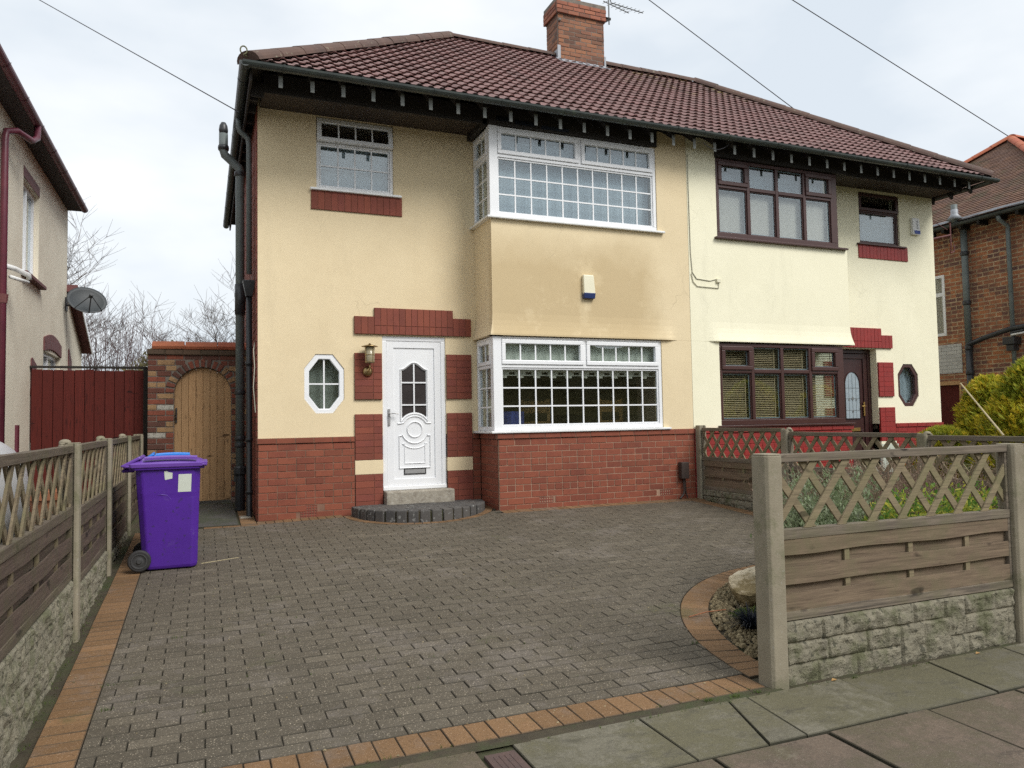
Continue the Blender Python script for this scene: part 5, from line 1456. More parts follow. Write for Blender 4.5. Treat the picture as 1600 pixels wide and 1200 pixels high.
mb = MB(xn); n = 8
for i in range(n):
    a, b = i/n, (i+1)/n; c = lambda t: .10*math.sin(math.pi*t)
    u0_, u1_ = 2.93+1.40*a, 2.93+1.40*b
    mb.prism([(u0_+.004,2.27+c(a)*.6),(u1_-.004,2.27+c(b)*.6),(u1_-.004,2.46+c(b)),(u0_+.004,2.46+c(a))], -.02, .06)
mb.build('arch_lintel', M['maroonb'], N, bevel=.003)
for u in (2.1, 5.05):
    mb = MB(xn); mb.prism([(u,1.0),(u+.32,1.0),(u+.32,2.02 if u<3 else 2.3),(u+.06,2.10 if u<3 else 2.5),(u,2.08 if u<3 else 2.46)], -.015, .04); mb.build('brick_quoin', M['maroonb'], N)
mb = MB(xn); mb.box(1.25,1.35,-.03,.02,.5,1.2); mb.build('pipe_stub', M['maroon'], N)
# security light on its wall
t = thing('security_light', 'white security lamp on the grey side wall beside the maroon pipe', 'lamp', (NX,.5,2.95))
mb = MB(); mb.tube([(-2.66,.36,2.98),(-2.60,.50,2.98),(-2.50,.72,2.95),(-2.5,.74,2.90)], .03, 10); mb.build('arm', M['alarmw'], t, smooth=True)
mb = MB(); mb.tube([(-2.62,.42,2.87),(-2.50,.70,2.86)], .022, 8); mb.build('sensor', M['alarmw'], t, smooth=True)
# satellite dish
t = thing('satellite_dish', 'dark grey mesh satellite dish on the rear corner of the grey rendered house', 'dish', (NX,4.7,3.2))
def dish_pt(r, a, rx=.30, ry=.265, depth=.07):
    n = Vector((.42,.86,-.28)).normalized()     # facing away and a little down
    n = Vector((.30,-.82,.48)).normalized()
    s = n.cross(Vector((0,0,1))).normalized(); u = s.cross(n)
    c = Vector((-2.38,4.55,3.26)); return c + s*(rx*r*math.cos(a)) + u*(ry*r*math.sin(a)) - n*(depth*(1-r*r))
mb = MB(); R_, A_ = 6, 28
vs = [dish_pt(0,0)] + [dish_pt(i/R_, 2*math.pi*j/A_) for i in range(1,R_+1) for j in range(A_)]
fs_ = [(0,1+j,1+(j+1)%A_) for j in range(A_)] + [(1+(i-1)*A_+j,1+i*A_+j,1+i*A_+(j+1)%A_,1+(i-1)*A_+(j+1)%A_) for i in range(1,R_) for j in range(A_)]
mb.add(vs, fs_); o = mb.build('reflector', M['dish'], t, smooth=True); m_ = o.modifiers.new('s','SOLIDIFY'); m_.thickness = .008
n_ = Vector((.30,-.82,.48)).normalized(); c_ = Vector((-2.38,4.55,3.26))
mb = MB(); foot = dish_pt(1,-math.pi/2); fp = c_+n_*.30+Vector((0,0,-.10)); mb.tube([foot, fp], .010, 6); mb.tube([dish_pt(1,-2.3), fp], .007, 6); mb.tube([dish_pt(1,-.8), fp], .007, 6); mb.build('feed_arm', M['darkpipe'], t)
mb = MB(); mb.tube([fp-n_*.05, fp+n_*.03], .03, 10); mb.build('receiver', M['darkpipe'], t)
mb = MB(); mb.tube([c_-n_*.07, c_-n_*.14, (-2.62,4.78,3.2), (-2.72,4.78,3.2)], .02, 8); mb.box(-2.722,-2.70,4.70,4.86,3.1,3.32); mb.build('bracket', M['darkpipe'], t)

# ---------- red boarded fence, brick arch and garden door
t = thing('red_board_fence', 'dark red vertical board fence between the grey house and the brick arch', 'fence', (-2.0,2.05,.1))
x = -2.70; i = 0
mb = MB()
while x < -1.36:
    w = ru(.115,.135); mb.box(x+.003, min(x+w-.003,-1.35), 2.05+ru(-.003,.003), 2.072, .05, 1.93+ru(-.008,.008)); x += w
mb.build('boards', M['redboard'], t, bevel=.002)
mb = MB(); mb.box(-2.72,-1.34,2.035,2.09,1.955,1.985); mb.build('capping', M['blackwood'], t, bevel=.003)
mb = MB(); mb.box(-2.70,-1.36,2.074,2.082,.06,1.92); mb.build('backing', M['blackwood'], t)
mb = MB(); mb.box(-2.72,-1.34,2.083,2.11,1.6,1.68); mb.box(-2.72,-1.34,2.083,2.11,.5,.58); mb.build('rails', M['redboard'], t)
mb = MB(); mb.box(-1.37,-1.31,2.03,2.10,.05,1.98); mb.build('end_post', M['blackwood'], t)
W = thing('garden_wall', 'reclaimed brick wall with an arched opening beside the house', 'wall', (-.7,1.7,.1))
AY = 1.70; ax, ar, asp = -.607, .365, 1.60
ae = .36
def inarch(u, w, g=0):
    if abs(u-ax) < ar+g and w < asp: return True
    return w >= asp and ((u-ax)/(ar+g))**2 + ((w-asp)/(ae+g))**2 < 1
mb = MB(front(AY))
def keep(u, w):
    return not inarch(u, w, .115 if w > asp else 0)
r = 0; w = .08
while w < 2.13:
    u = -1.30 - (.11 if r%2 else 0)
    while u < -.02:
        L = .225; a, b = max(u,-1.30), min(u+L,-.02)
        # trim against the opening
        segs = [(a,b)]
        if w+.04 < asp:
            segs = []
            for s0, s1 in ((a, min(b, ax-ar)), (max(a, ax+ar), b)):
                if s1-s0 > .035: segs.append((s0,s1))
        else:
            h = (ae+.115)**2; k = w+.04-asp
            hw = (ar+.115)*math.sqrt(max(0,1-k*k/h)) if k*k < h else 0
            if hw: segs = [(s0,s1) for s0,s1 in ((a,min(b,ax-hw)),(max(a,ax+hw),b)) if s1-s0 > .035]
        for s0, s1 in segs: mb.box(s0+.005,s1-.005,ru(-.006,.006),.1,w+.005+ru(0,.002),w+.071+ru(-.002,.003))
        u += L
    w += .076; r += 1
n = 17
for i in range(n):
    a0, a1 = math.pi*i/n+.03, math.pi*(i+1)/n-.03
    q = ru(-.006,.006)
    pts = [(ax+(ar+g)*math.cos(a), asp+(ae+g)*math.sin(a)) for g, a in ((.004,a0),(.108+q,a0),(.108+q,a1),(.004,a1))]
    mb.prism(pts[::-1], ru(-.012,0), .1)
mb.build('brickwork', M['oldbrick'], W, bevel=.006)
mb = MB(front(AY))
# mortar body with the arched hole
N_ = 24
arcq = [(ax+ar*math.cos(math.pi*i/N_), asp+ae*math.sin(math.pi*i/N_)) for i in range(N_+1)]
for d in (.008,):
    mb.box(-1.295,ax-ar,d,.21,.0,asp); mb.box(ax+ar,-.02,d,.21,.0,asp)
    for (xa,za),(xb_,zb_) in zip(arcq, arcq[1:]): mb.prism([(xb_,zb_),(xa,za),(xa,2.12),(xb_,2.12)], d, .21)
    mb.box(-1.295,ax-ar,d,.21,asp,2.12); mb.box(ax+ar,-.02,d,.21,asp,2.12)
mb.build('mortar', M['mortar_grey'], W)
mb = MB(front(AY)); x = -1.31
bricks(mb, -1.31, -.02, 2.125, 2.20, bw=.225, bh=.075, d=(-.03,.22), jit=.006)
mb.box(-1.30,-.03,-.02,.215,2.122,2.202)
mb.build('capping_course', pm('dark_mossy_brick', (.10,.065,.045), (.06,.05,.03), 8, .9, .5, 60, isl=(.13,.08,.05)), W, bevel=.006)
mb = MB(); x = -1.24
mb.box(-1.24,-.03,1.67,1.93,2.204,2.26)
for a, b in ((-1.25,-.84),(-.835,-.425),(-.42,-.02)):
    mb.prism([(0,0)]*3,0,0) if False else None
    pts = [(y_, z_) for y_, z_ in ((1.66,2.205),(1.64,2.245),(1.70,2.30),(1.80,2.325),(1.90,2.30),(1.96,2.245),(1.94,2.205))]
    n = len(pts); e = ru(-.01,.01)
    mb.add([(a+.004,y_,z_+e) for y_,z_ in pts]+[(b-.004,y_,z_) for y_,z_ in pts], [tuple(range(n)),tuple(range(2*n-1,n-1,-1))]+[(i,i+n,(i+1)%n+n,(i+1)%n) for i in range(n)])
mb.build('ridge_coping', M['terracotta'], W, bevel=.004)
g = thing('garden_door', 'arched pine plank door standing in the brick arch', 'door', (ax,1.78,.11))
mb = MB(); nb = 8
for i in range(nb):
    a, b = ax-ar+2*ar*i/nb, ax-ar+2*ar*(i+1)/nb
    f_ = lambda u: asp-.005+ae*math.sqrt(max(0,1-((u-ax)/ar)**2))
    us = [a+.0015+(b-a-.003)*k/5 for k in range(6)]
    mb.prism([(a+.0015,.115),(b-.0015,.115)] + [(u, f_(u)) for u in us[::-1]], 1.78, 1.81)
mb.build('planks', M['pine'], g, bevel=.003)
mb = MB(); mb.box(ax-ar+.03,ax+ar-.03,1.812,1.83,.13,asp); mb.prism([(ax+(ar-.02)*math.cos(math.pi*k/16),asp+(ae-.02)*math.sin(math.pi*k/16)) for k in range(17)][::-1],1.812,1.83); mb.build('ledges', M['blackwood'], g)
mb = MB(); mb.box(-.955,-.935,1.755,1.78,1.20,1.40); mb.tube([(-.945,1.755,1.24),(-.945,1.72,1.27),(-.945,1.72,1.33),(-.945,1.755,1.36)], .008, 6); mb.build('handle', M['darkpipe'], g)

# ---------- wheelie bins
def wheelie(loc, rz, body, lid, label, stickers=True):
    """local frame: lid hinge and wheels towards -x, opening edge towards +x"""
    t = thing('wheelie_bin', label, 'bin', loc, rz, 'wheelie bins')
    H_ = .93
    def tub(mb, zs):
        rings = []
        for z, x0, x1, hy, c in zs:
            rings.append([(x0+c,-hy,z),(x1-c,-hy,z),(x1,-hy+c,z),(x1,hy-c,z),(x1-c,hy,z),(x0+c,hy,z),(x0,hy-c,z),(x0,-hy+c,z)])
        n = 8; vs = [p for r in rings for p in r]
        mb.add(vs, [(j*n+i,j*n+(i+1)%n,(j+1)*n+(i+1)%n,(j+1)*n+i) for j in range(len(rings)-1) for i in range(n)] + [tuple(range(n-1,-1,-1)),tuple(range((len(rings)-1)*n,len(rings)*n))])
    mb = MB(); tub(mb, [(.0,-.185,.235,.225,.04),(.03,-.20,.243,.235,.045),(.20,-.208,.247,.240,.045),(.62,-.238,.258,.262,.05),(.66,-.242,.260,.266,.05),(.90,-.255,.268,.28,.05)])
    b = mb.build('body', body, t, local=True, bevel=.012)
    m = MB(); tub(m, [(.865,-.30,.30,.30,.05),(.90,-.305,.305,.305,.05)]); m.build('rim', body, b, local=True, bevel=.006)
    m = MB(); m.tube([(-.21,-.24,.645),(-.05,-.267,.65),(.0,-.262,.64),(.03,-.26,.60)], .0035, 5); m.build('seam', body, b, local=True)
    # domed lid
    mb = MB()
    nx_, ny_ = 16, 12
    def lz(u, v):
        x = -.345+.665*u; y = -.305+.61*v
        ex = 1-abs(2*u-1)**4; ey = 1-abs(2*v-1)**4
        return (x, y, .905 + .05*max(0,ex)**.6*max(0,ey)**.6 + .012*math.sin(u*math.pi))
    mb.sheet(nx_, ny_, lz)
    l = mb.build('lid', lid, t, local=True, smooth=True); sm = l.modifiers.new('s','SOLIDIFY'); sm.thickness = .02; sm.offset = -1
    m = MB(); tub(m, [(.885,-.33,.32,.312,.05),(.922,-.335,.325,.316,.05)]); m.build('lid_rim', lid, l, local=True, bevel=.005)
    m = MB(); m.prism([(-.37,.905),(-.34,.89),(-.20,.965),(-.22,.985)], -.27, .27); m.build('lid_hinge', lid, l, local=True, bevel=.01)
    m = MB(); n=10
    for i in range(n): 
        a = -.18+.42*i/n; b_ = -.18+.42*(i+1)/n; z = lambda x: .958+.028*math.cos((x-.02)*3.4)
        m.hexa([(a,-.296,z(a)-.03),(b_,-.296,z(b_)-.03),(b_,-.26,z(b_)-.03),(a,-.26,z(a)-.03),(a,-.296,z(a)-.012),(b_,-.296,z(b_)-.012),(b_,-.26,z(b_)),(a,-.26,z(a))])
    m.build('lid_rib', lid, l, local=True)
    m = MB(); m.tube([(-.345,-.2,.86),(-.345,.2,.86)], .016, 8); m.tube([(-.345,-.2,.86),(-.26,-.2,.86)], .014, 8); m.tube([(-.345,.2,.86),(-.26,.2,.86)], .014, 8); m.build('handle', body, b, local=True)
    for s in (-1,1):
        m = MB(); m.lathe([(.05,-.022),(.082,-.024),(.092,-.016),(.092,.016),(.082,.024),(.05,.022)],28,(-.215,s*.268,.092),'y'); w_ = m.build('wheel', M['rubber'], t, local=True, bevel=.003)
        m = MB(); m.lathe([(.0,s*.034),(.018,s*.034),(.022,s*.024),(.05,s*.020),(.056,s*.028),(.064,s*.028),(.066,0)][::1],24,(-.215,s*.268,.092),'y'); m.build('hub', M['hub'], w_, local=True)
    m = MB(); m.tube([(-.215,-.25,.092),(-.215,.25,.092)], .012, 8); m.build('axle', M['steel'], t, local=True)
    if stickers:
        yf = lambda z: -(.240+(z-.2)*.0524) if z < .62 else -(.262+(z-.62)*.065)
        m = MB()
        def pl(pts): m.add([(x, yf(z)-.0025, z) for x, z in pts], [tuple(range(len(pts)))])
        pl([(.085,.665),(.19,.665),(.195,.82),(.09,.82)]); m.build('sticker', M['label'], b, local=True)
        m = MB(); pl([(-.018,.775),(.04,.785),(.042,.835),(.01,.842),(-.005,.852),(-.025,.850)]); m.build('sticker', M['label'], b, local=True)
    return t
wheelie((-.895,-2.0,G(-.9,-2.)+.002), .0, M['purple'], M['purplelid'], 'purple wheelie bin with paper stickers beside the left fence')
wheelie((-.90,-1.36,G(-.9,-1.3)-.0), .03, M['bluelid'], M['bluelid'], 'blue lidded wheelie bin mostly hidden behind the purple one', False).scale = (.70,.9,.975)

# ---------- white car in the neighbour's drive (bonnet end just visible)
t = thing('parked_car', 'white car bonnet showing over and through the left trellis fence', 'car', (-2.75,-4.4,-.2))
z0 = -.2
secs = [(-1.98,.50,.80,.62),(-2.04,.42,1.05,.74),(-2.25,.34,1.19,.80),(-2.9,.30,1.29,.82),(-3.2,.30,1.31,.82),(-3.9,.30,1.33,.83),(-5.6,.30,1.34,.83),(-6.05,.34,1.26,.80),(-6.14,.40,1.2,.77),(-6.17,.6,1.0,.5)]
mb = MB(); n = 14; vs = []
for y, lo, hi, hw in secs:
    for k in range(n):
        a = 2*math.pi*k/n; c, s = math.cos(a), math.sin(a)
        x = hw*abs(c)**.45*(1 if c > 0 else -1); z = (lo+hi)/2 + (hi-lo)/2*abs(s)**.55*(1 if s > 0 else -1)
        vs.append((-2.75-.06+x, y, z0+z))
k_ = len(secs)
mb.add(vs, [(j*n+i,j*n+(i+1)%n,(j+1)*n+(i+1)%n,(j+1)*n+i) for j in range(k_-1) for i in range(n)] + [tuple(range(n)),tuple(range(k_*n-1,(k_-1)*n-1,-1))])
body = mb.build('body', M['carpaint'], t, smooth=True); sm = body.modifiers.new('s','SUBSURF'); sm.levels = sm.render_levels = 2
z0 += .27
secs = [(-3.6,1.00,.64),(-4.2,1.42,.58),(-4.6,1.47,.57),(-5.3,1.44,.56),(-6.0,1.10,.62)]
mb = MB(); vs = []
for y, h, hw in secs: vs += [(-2.81-hw-.08,y,z0+1.0),(-2.81-hw,y,z0+h-.04),(-2.81-hw+.08,y,z0+h),(-2.81+hw-.08,y,z0+h),(-2.81+hw,y,z0+h-.04),(-2.81+hw+.08,y,z0+1.0)]
mb.add(vs, [(6*j+i,6*j+i+1,6*j+7+i,6*j+6+i) for j in range(4) for i in range(5)] + [(0,1,2,3,4,5),(29,28,27,26,25,24)]); mb.build('windows', pm('dark_car_glass', (.02,.024,.028), None, 2, .06, 0), t)
mb = MB(); q = lambda v: (v[0], v[1], v[2]+.012)
mb.add([q(v) for v in vs], [(6*j+i,6*j+i+1,6*j+7+i,6*j+6+i) for j in (1,2) for i in (1,2,3)])
mb.build('roof', M['carpaint'], t, smooth=True)
for j in range(1,5):
    for i0, i1 in ((0,1),(5,4)):
        mb = MB(); mb.tube([Vector(vs[6*j+i0]), Vector(vs[6*j+i1])], .03, 6); mb.build('pillar', M['carpaint'], t)
for i0 in (1,4):
    mb = MB(); mb.tube([Vector(vs[i0]), Vector(vs[6+i0])], .035, 6); mb.build('pillar', M['carpaint'], t)
z0 -= .27
z0 -= .10
for y in (-2.75,-5.3):
    for s in (-1,1):
        m = MB(); m.lathe([(.1,-.1),(.28,-.1),(.31,-.07),(.31,.07),(.28,.1),(.1,.1)],24,(-2.81+s*.74,y,z0+.30),'x'); w_ = m.build('wheel', M['rubber'], t); m = MB(); m.lathe([(.0,s*.09),(.18,s*.105),(.20,s*.09)],20,(-2.81+s*.74,y,z0+.30),'x'); m.build('hub', M['chrome'], w_)
z0 += .30
for s in (-1,1):
    m = MB(); m.hexa([(-2.81+s*.5-.12,-2.10,z0+.55),(-2.81+s*.5+.12,-2.10,z0+.55),(-2.81+s*.5+.12,-2.3,z0+.55),(-2.81+s*.5-.12,-2.3,z0+.55),(-2.81+s*.5-.1,-2.13,z0+.68),(-2.81+s*.5+.1,-2.13,z0+.68),(-2.81+s*.5+.1,-2.3,z0+.7),(-2.81+s*.5-.1,-2.3,z0+.7)]); m.build('headlight', M['net'], t)
t.location = (-2.75+.09, -4.4+.12, -.2+.08)
# terracotta pots seen through the trellis
for i, (x, y, s, lb) in enumerate([(-1.62,-3.1,1.,'tall terracotta pot behind the left trellis nearer the street post'),(-1.66,-2.65,.8,'smaller terracotta pot behind the left trellis further from the street')]):
    t = thing('plant_pot', lb, 'pot', (x,y,-.15), 0, 'terracotta pots')
    mb = MB(); mb.lathe([(.10*s,0),(.15*s,.34*s),(.17*s,.34*s),(.17*s,.40*s),(.14*s,.40*s),(.13*s,.36*s)],20,(x,y,.30)); mb.build('pot', M['pot'], t, smooth=False)
    m = MB(); m.lathe([(.14,0),(.15,.05),(.12,.43),(.10,.45)],16,(x,y,-.15)); m.build('stand', M['stone_step'], t)

# ---------- bare trees and hedge behind the gate
def bare_tree(name, label, x, y, z, h, mat, seed, spread=.5, depth=5, r0=.07, cat='tree', up=.35, kids=(2,4), group='bare winter trees'):
    rr = random.Random(seed); t = thing(name, label, cat, (x,y,z), 0, group)
    tr, cr = MB(), MB()
    def grow(p, d, L, r, k):
        n = 4; pts = [p]; q = p.copy(); dd = d.copy()
        for i in range(n):
            dd = (dd+Vector((rr.uniform(-1,1),rr.uniform(-1,1),rr.uniform(-.6,1)*.8))*.13+Vector((0,0,up*.08))).normalized()
            q = q+dd*(L/n); pts.append(q)
        rs = [r*(1-.45*i/n) for i in range(n+1)]
        (tr if k == depth else cr).tube(pts, rs, 5 if k > 2 else 3, cap=False)
        if k <= 0: return
        for i in range(rr.randint(*kids)+(1 if k == depth else 0)):
            f = rr.uniform(.35,1.); j = min(int(f*n), n-1); b = pts[j]+(pts[j+1]-pts[j])*(f*n-j)
            a = Vector((rr.uniform(-1,1),rr.uniform(-1,1),rr.uniform(-.2,.6))).normalized()
            grow(b, (dd*(1-spread)+a*spread).normalized(), L*rr.uniform(.55,.82), max(rs[j]*.6,.006), k-1)
    grow(Vector((x,y,z)), Vector((rr.uniform(-.1,.1),0,1)).normalized(), h*.42, r0*h/4, depth)
    tr.build('trunk', mat, t); cr.build('crown', mat, t)
T = [('bare_tree','bare tree rising just behind the grey house, above the dish',-6.3,22,.1,9.6,'bark',4,.6,5),
     ('bare_tree','bare tree spreading behind the satellite dish',-4.3,20,.1,6.3,'bark',9,.6,5),
     ('bare_tree','bare tree beside the pipes, left of the house corner',.9,19.5,.1,8.0,'bark',5,.58,5),
     ('bare_tree','low bare tree over the terracotta coping',-.6,21,.1,5.2,'twig',7,.6,5),
     ('bare_tree','thin bare tree left of centre above the brick arch',-2.0,22,.1,5.2,'twig',12,.55,5)]
for a in T: bare_tree(a[0],a[1],a[2],a[3],a[4],a[5],M[a[6]],a[7],a[8],a[9], r0=.045, kids=(3,5))
for i, (x, h) in enumerate([(-4.0,5.4),(-3.55,5.9),(-3.1,5.5),(-2.6,5.7)]):
    rr = random.Random(30+i); t = thing('sapling_clump', ['leftmost clump of upright bare stems behind the dish','second clump of upright bare stems behind the red fence','third clump of upright bare stems behind the red fence','clump of upright bare stems nearest the brick arch'][i], 'shrub', (x,19,.1), 0, 'upright bare saplings')
    mb = MB()
    for k in range(26):
        bx, by = x+rr.uniform(-.35,.35), 19+rr.uniform(-.4,.4); d = Vector((rr.uniform(-.10,.10),rr.uniform(-.1,.1),1)); p = Vector((bx,by,.1)); L = h*rr.uniform(.6,.95); pts = []
        for s in range(8):
            pts.append(p.copy()); d = (d+Vector((rr.uniform(-.07,.07),rr.uniform(-.05,.05),0))).normalized(); p = p+d*(L/7)
        mb.tube(pts, [.017*(1-s/9) for s in range(8)], 3, cap=False)
        for s in range(3,8):
            if rr.random() < .8:
                q = pts[s]; mb.tube([q, q+Vector((rr.uniform(-.3,.3),rr.uniform(-.2,.2),rr.uniform(.2,.6)))], [.008,.003], 3, cap=False)
    mb.build('stems', M['twig'], t)

def leaves(mb, c, R_, n, size, rr, flat=0., pointy=False, elong=1., up=0., shell=.35):
    """leaf-sized faces through an ellipsoid"""
    c = Vector(c)
    for i in range(n):
        while True:
            p = Vector((rr.uniform(-1,1),rr.uniform(-1,1),rr.uniform(-1,1)))
            if shell < p.length < 1: break
        k = 1+.25*noise.noise(p*2.3+c)
        q = c+Vector((p.x*R_[0],p.y*R_[1],p.z*R_[2]))*k
        d = (Vector((rr.uniform(-1,1),rr.uniform(-1,1),rr.uniform(-.6,1)+up))+p*.8).normalized()
        s = d.cross(Vector((rr.uniform(-1,1),rr.uniform(-1,1),rr.uniform(-1,1)))).normalized()
        a = size*rr.uniform(.6,1.3); w = a/elong
        mb.add([q-s*w*.5, q+d*a*.5-s*w*(.15 if pointy else .5), q+d*a, q+d*a*.5+s*w*(.15 if pointy else .5)] if False else [q-s*w*.3, q+s*w*.3, q+d*a*.7+s*w*.35, q+d*a, q+d*a*.7-s*w*.35], [(0,1,2,3,4)])
rr = random.Random(77)
t = thing('hedge', 'olive brown clipped hedge rising behind the dark red board fence', 'hedge', (-2.7,12,.1))
mb = MB()
for i in range(60):
    u = i/59; x = -4.4+3.1*u; top = 2.42+ (.75*max(0,(u-.45)/.55)**.7 if u > .45 else 0) + .15*math.sin(u*9)
    leaves(mb, (x, 12+rr.uniform(-.2,.2), top*.5), (.16,.4,top*.5), 330, .07, rr, shell=.5)
mb.build('leaves', M['hedge'], t)
mb = MB(); mb.box(-4.4,-1.3,11.85,12.15,.1,2.3); mb.build('inner_branches', M['bark'], t)

# ---------- red brick house on the right
R1 = thing('brick_house', 'red brick house with plain tiled roof and black pipes at the right edge', 'house', (16,2,.1))
RX = 13.7
xr_ = left_ret(RX)
WR = (1.42,1.85,2.75,4.03)
DRR = (1.16,2.1,.1,1.78)
mb = MB(xr_); holes_wall(mb, -1.2, 5.4, .0, 4.98, [WR, DRR], 0, .2)
mb.box(-1.2,-1.0,0.001,6,0,4.98); mb.build('wall', M['nbrick'], R1)
mb = MB(xr_); mb.box(1.10,2.2,-.012,.06,1.96,2.56); mb.build('whitewashed_panel', M['whitewash'], R1)
mb = MB(xr_); ring(mb,1.42,1.85,2.75,4.03,.06,-.01,.07); mb.box(1.48,1.79,-.01,.07,3.58,3.66); f = mb.build('window', M['upvc'], R1, bevel=.005)
mb = MB(xr_); mb.box(1.47,1.80,.03,.035,2.8,3.98); mb.build('pane', M['glass'], f)
mb = MB(xr_); mb.box(1.48,1.79,.10,.11,2.8,3.98); mb.build('curtain', M['room'], f)
mb = MB(xr_); mb.box(1.2,2.06,.05,.09,.1,1.72); d_ = mb.build('side_door', M['redboard'], R1, bevel=.004)
mb = MB(xr_); mb.box(1.16,1.2,0,.1,.1,1.78); mb.box(1.16,2.1,-.01,.1,1.72,1.80); mb.build('door_frame', M['pine'], d_)
mb = MB(xr_); mb.box(-1.3,5.6,-.30,0,4.93,4.96); mb.build('soffit', M['blackwood'], R1)
gutter(R1, (RX-.38,-1.5,4.93), (RX-.38,5.9,4.93), r=.06)
for i in range(17):
    y = -1.1+i*.38; mb = MB(xr_); mb.box(y,y+.06,-.26,0,4.83,4.93); rf_ = mb.build('rafter', M['blackwood'], R1); m = MB(xr_); m.box(y+.002,y+.058,-.268,-.261,4.84,4.92); m.build('rafter_end', M['hub'], rf_)
ex, e0, e1, ez, rx_, ry_, rz_ = RX-.34, -1.48, 5.6, 4.97, 17.0, 2.06, 7.55
def plain_tiles(name, O, U, V, Lf, Rf, S_, mat, parent, g=.10, wdt=.165):
    mb = MB(); O, U, V = Vector(O), Vector(U).normalized(), Vector(V).normalized(); N_ = U.cross(V).normalized()
    if N_.z < 0: N_ = -N_
    r = 0
    while r*g < S_:
        v0 = r*g; a, b = Lf(v0+g/2), Rf(v0+g/2); u = a - (wdt/2 if r%2 else 0)
        while u < b:
            p, q = max(u,a)+.001, min(u+wdt,b)-.001
            if q-p > .02:
                h = ru(-.003,.004)
                mb.add([O+U*p+V*v0+N_*.002,O+U*q+V*v0+N_*.002,O+U*q+V*v0+N_*(.022+h),O+U*p+V*v0+N_*(.022+h),O+U*p+V*min(v0+g*1.2,S_)+N_*.002,O+U*q+V*min(v0+g*1.2,S_)+N_*.002],[(0,1,2,3),(3,2,5,4)])
            u += wdt
        r += 1
    return mb.build(name, mat, parent)
mb = MB(); mb.add([(ex,e1,ez),(ex,e0,ez),(rx_,ry_,rz_)],[(0,1,2)]); mb.add([(ex,e0,ez),(24,e0,ez),(24,ry_,rz_),(rx_,ry_,rz_)],[(0,1,2,3)]); mb.add([(24,e1,ez),(ex,e1,ez),(rx_,ry_,rz_),(24,ry_,rz_)],[(0,1,2,3)])
dk = mb.build('roof', M['blackwood'], R1)
s2 = math.hypot(rx_-ex, rz_-ez)
M['plain'] = pm('brown_plain_tile', (.20,.115,.085), (.14,.085,.065), 3, .85, .3, 60, isl=(.25,.14,.09), moss=((.12,.10,.06),2,.5))
plain_tiles('roof_tiles', (ex,e0,ez+.01), (0,1,0), (rx_-ex,0,rz_-ez), lambda v: v*(ry_-e0)/s2, lambda v: (e1-e0)-v*(e1-ry_)/s2, s2, M['plain'], dk)
s3 = math.hypot(ry_-e0, rz_-ez)
plain_tiles('roof_tiles', (ex,e0,ez+.01), (1,0,0), (0,ry_-e0,rz_-ez), lambda v: v*(rx_-ex)/s3, lambda v: 9, s3, M['terracotta'], dk, .2, .3)
mb = MB(); caps(mb, (ex,e1,ez+.03), (rx_,ry_,rz_+.03), .13, .45); caps(mb, (ex,e0,ez+.03), (rx_,ry_,rz_+.03), .10, .45); caps(mb, (rx_,ry_,rz_+.04), (24,ry_,rz_+.04), .13, .45); mb.build('hip_tiles', M['terracotta'], dk)
mb = MB(xr_); n = 30
mb.sheet(n, 1, lambda u, v: (-1.3+6.9*u, -.33-.02*v, 4.99+.05*(1-v)+.008*math.sin(u*40))); mb.build('lead_verge', M['lead'], dk)
def rpipe(pts, r, name, mat, bands=()):
    mb = MB(); mb.tube(pts, r, 12); p = mb.build(name, M[mat], R1, smooth=True)
    for z in bands:
        m = MB(); m.lathe([(r+.008,0),(r+.014,.02),(r+.014,.07),(r+.008,.09)],12,(pts[0][0],pts[0][1],z)); m.build('collar', M['darkpipe'], p, smooth=True)
rpipe([(13.58,.86,5.02),(13.58,.86,2.45)], .062, 'soil_pipe', 'greypipe', (4.3,3.3,2.4)); rpipe([(13.58,.86,2.42),(13.58,.86,.0)], .066, 'soil_pipe', 'darkpipe', (1.9,))
rpipe([(13.34,.86,4.95),(13.34,.86,5.32)], .058, 'vent_pipe', 'greypipe'); 
mb = MB(); mb.lathe([(.15,0),(.075,.09),(.065,.12),(.065,.20)],14,(13.34,.86,5.02)); mb.build('pipe_flashing', M['lead'], R1, smooth=True)
rpipe([(13.35,-.02,4.88),(13.36,-.02,4.80),(13.6,-.02,4.70),(13.6,-.02,4.6),(13.6,-.02,1.2)], .04, 'downpipe', 'greypipe')
mb = MB(); mb.tube([(13.56,.86,2.50),(13.53,.5,2.60),(13.52,-.05,2.72),(13.52,-.6,2.75)], .05, 12); mb.build('branch_pipe', M['darkpipe'], R1, smooth=True)
mb = MB(); mb.prism_z([(13.46,-.12),(13.68,-.12),(13.68,.10),(13.46,.10)],2.42,2.56); mb.prism_z([(13.50,-.08),(13.66,-.08),(13.66,.06),(13.50,.06)],2.30,2.42); mb.tube([(13.52,-.02,2.62),(13.5,-.08,2.64),(13.48,-.3,2.66)],.025,8); mb.build('hopper', M['darkpipe'], R1, bevel=.01)
mb = MB(); mb.tube([(13.6,-.0,2.54),(13.5,-.06,2.60),(13.5,-.3,2.62)],.022,8); mb.build('waste_pipe', M['alarmw'], R1, smooth=True)
t = thing('television_aerial', 'small rusty aerial bracket fixed at the corner of the pale house', 'aerial', (11.7,.1,4.2))
mb = MB(); mb.tube([(11.6,.1,4.30),(12.05,.0,4.40)], .018, 6); mb.tube([(12.05,0,4.2),(12.05,0,4.62)], .014, 6); mb.tube([(12.05,0,4.2),(12.10,.05,4.08),(12.2,.05,4.12),(12.2,.05,4.25)], .012, 6); mb.tube([(11.62,.1,4.7),(12.0,.02,4.5)], .006, 5); mb.build('bracket', M['maroonb'], t)

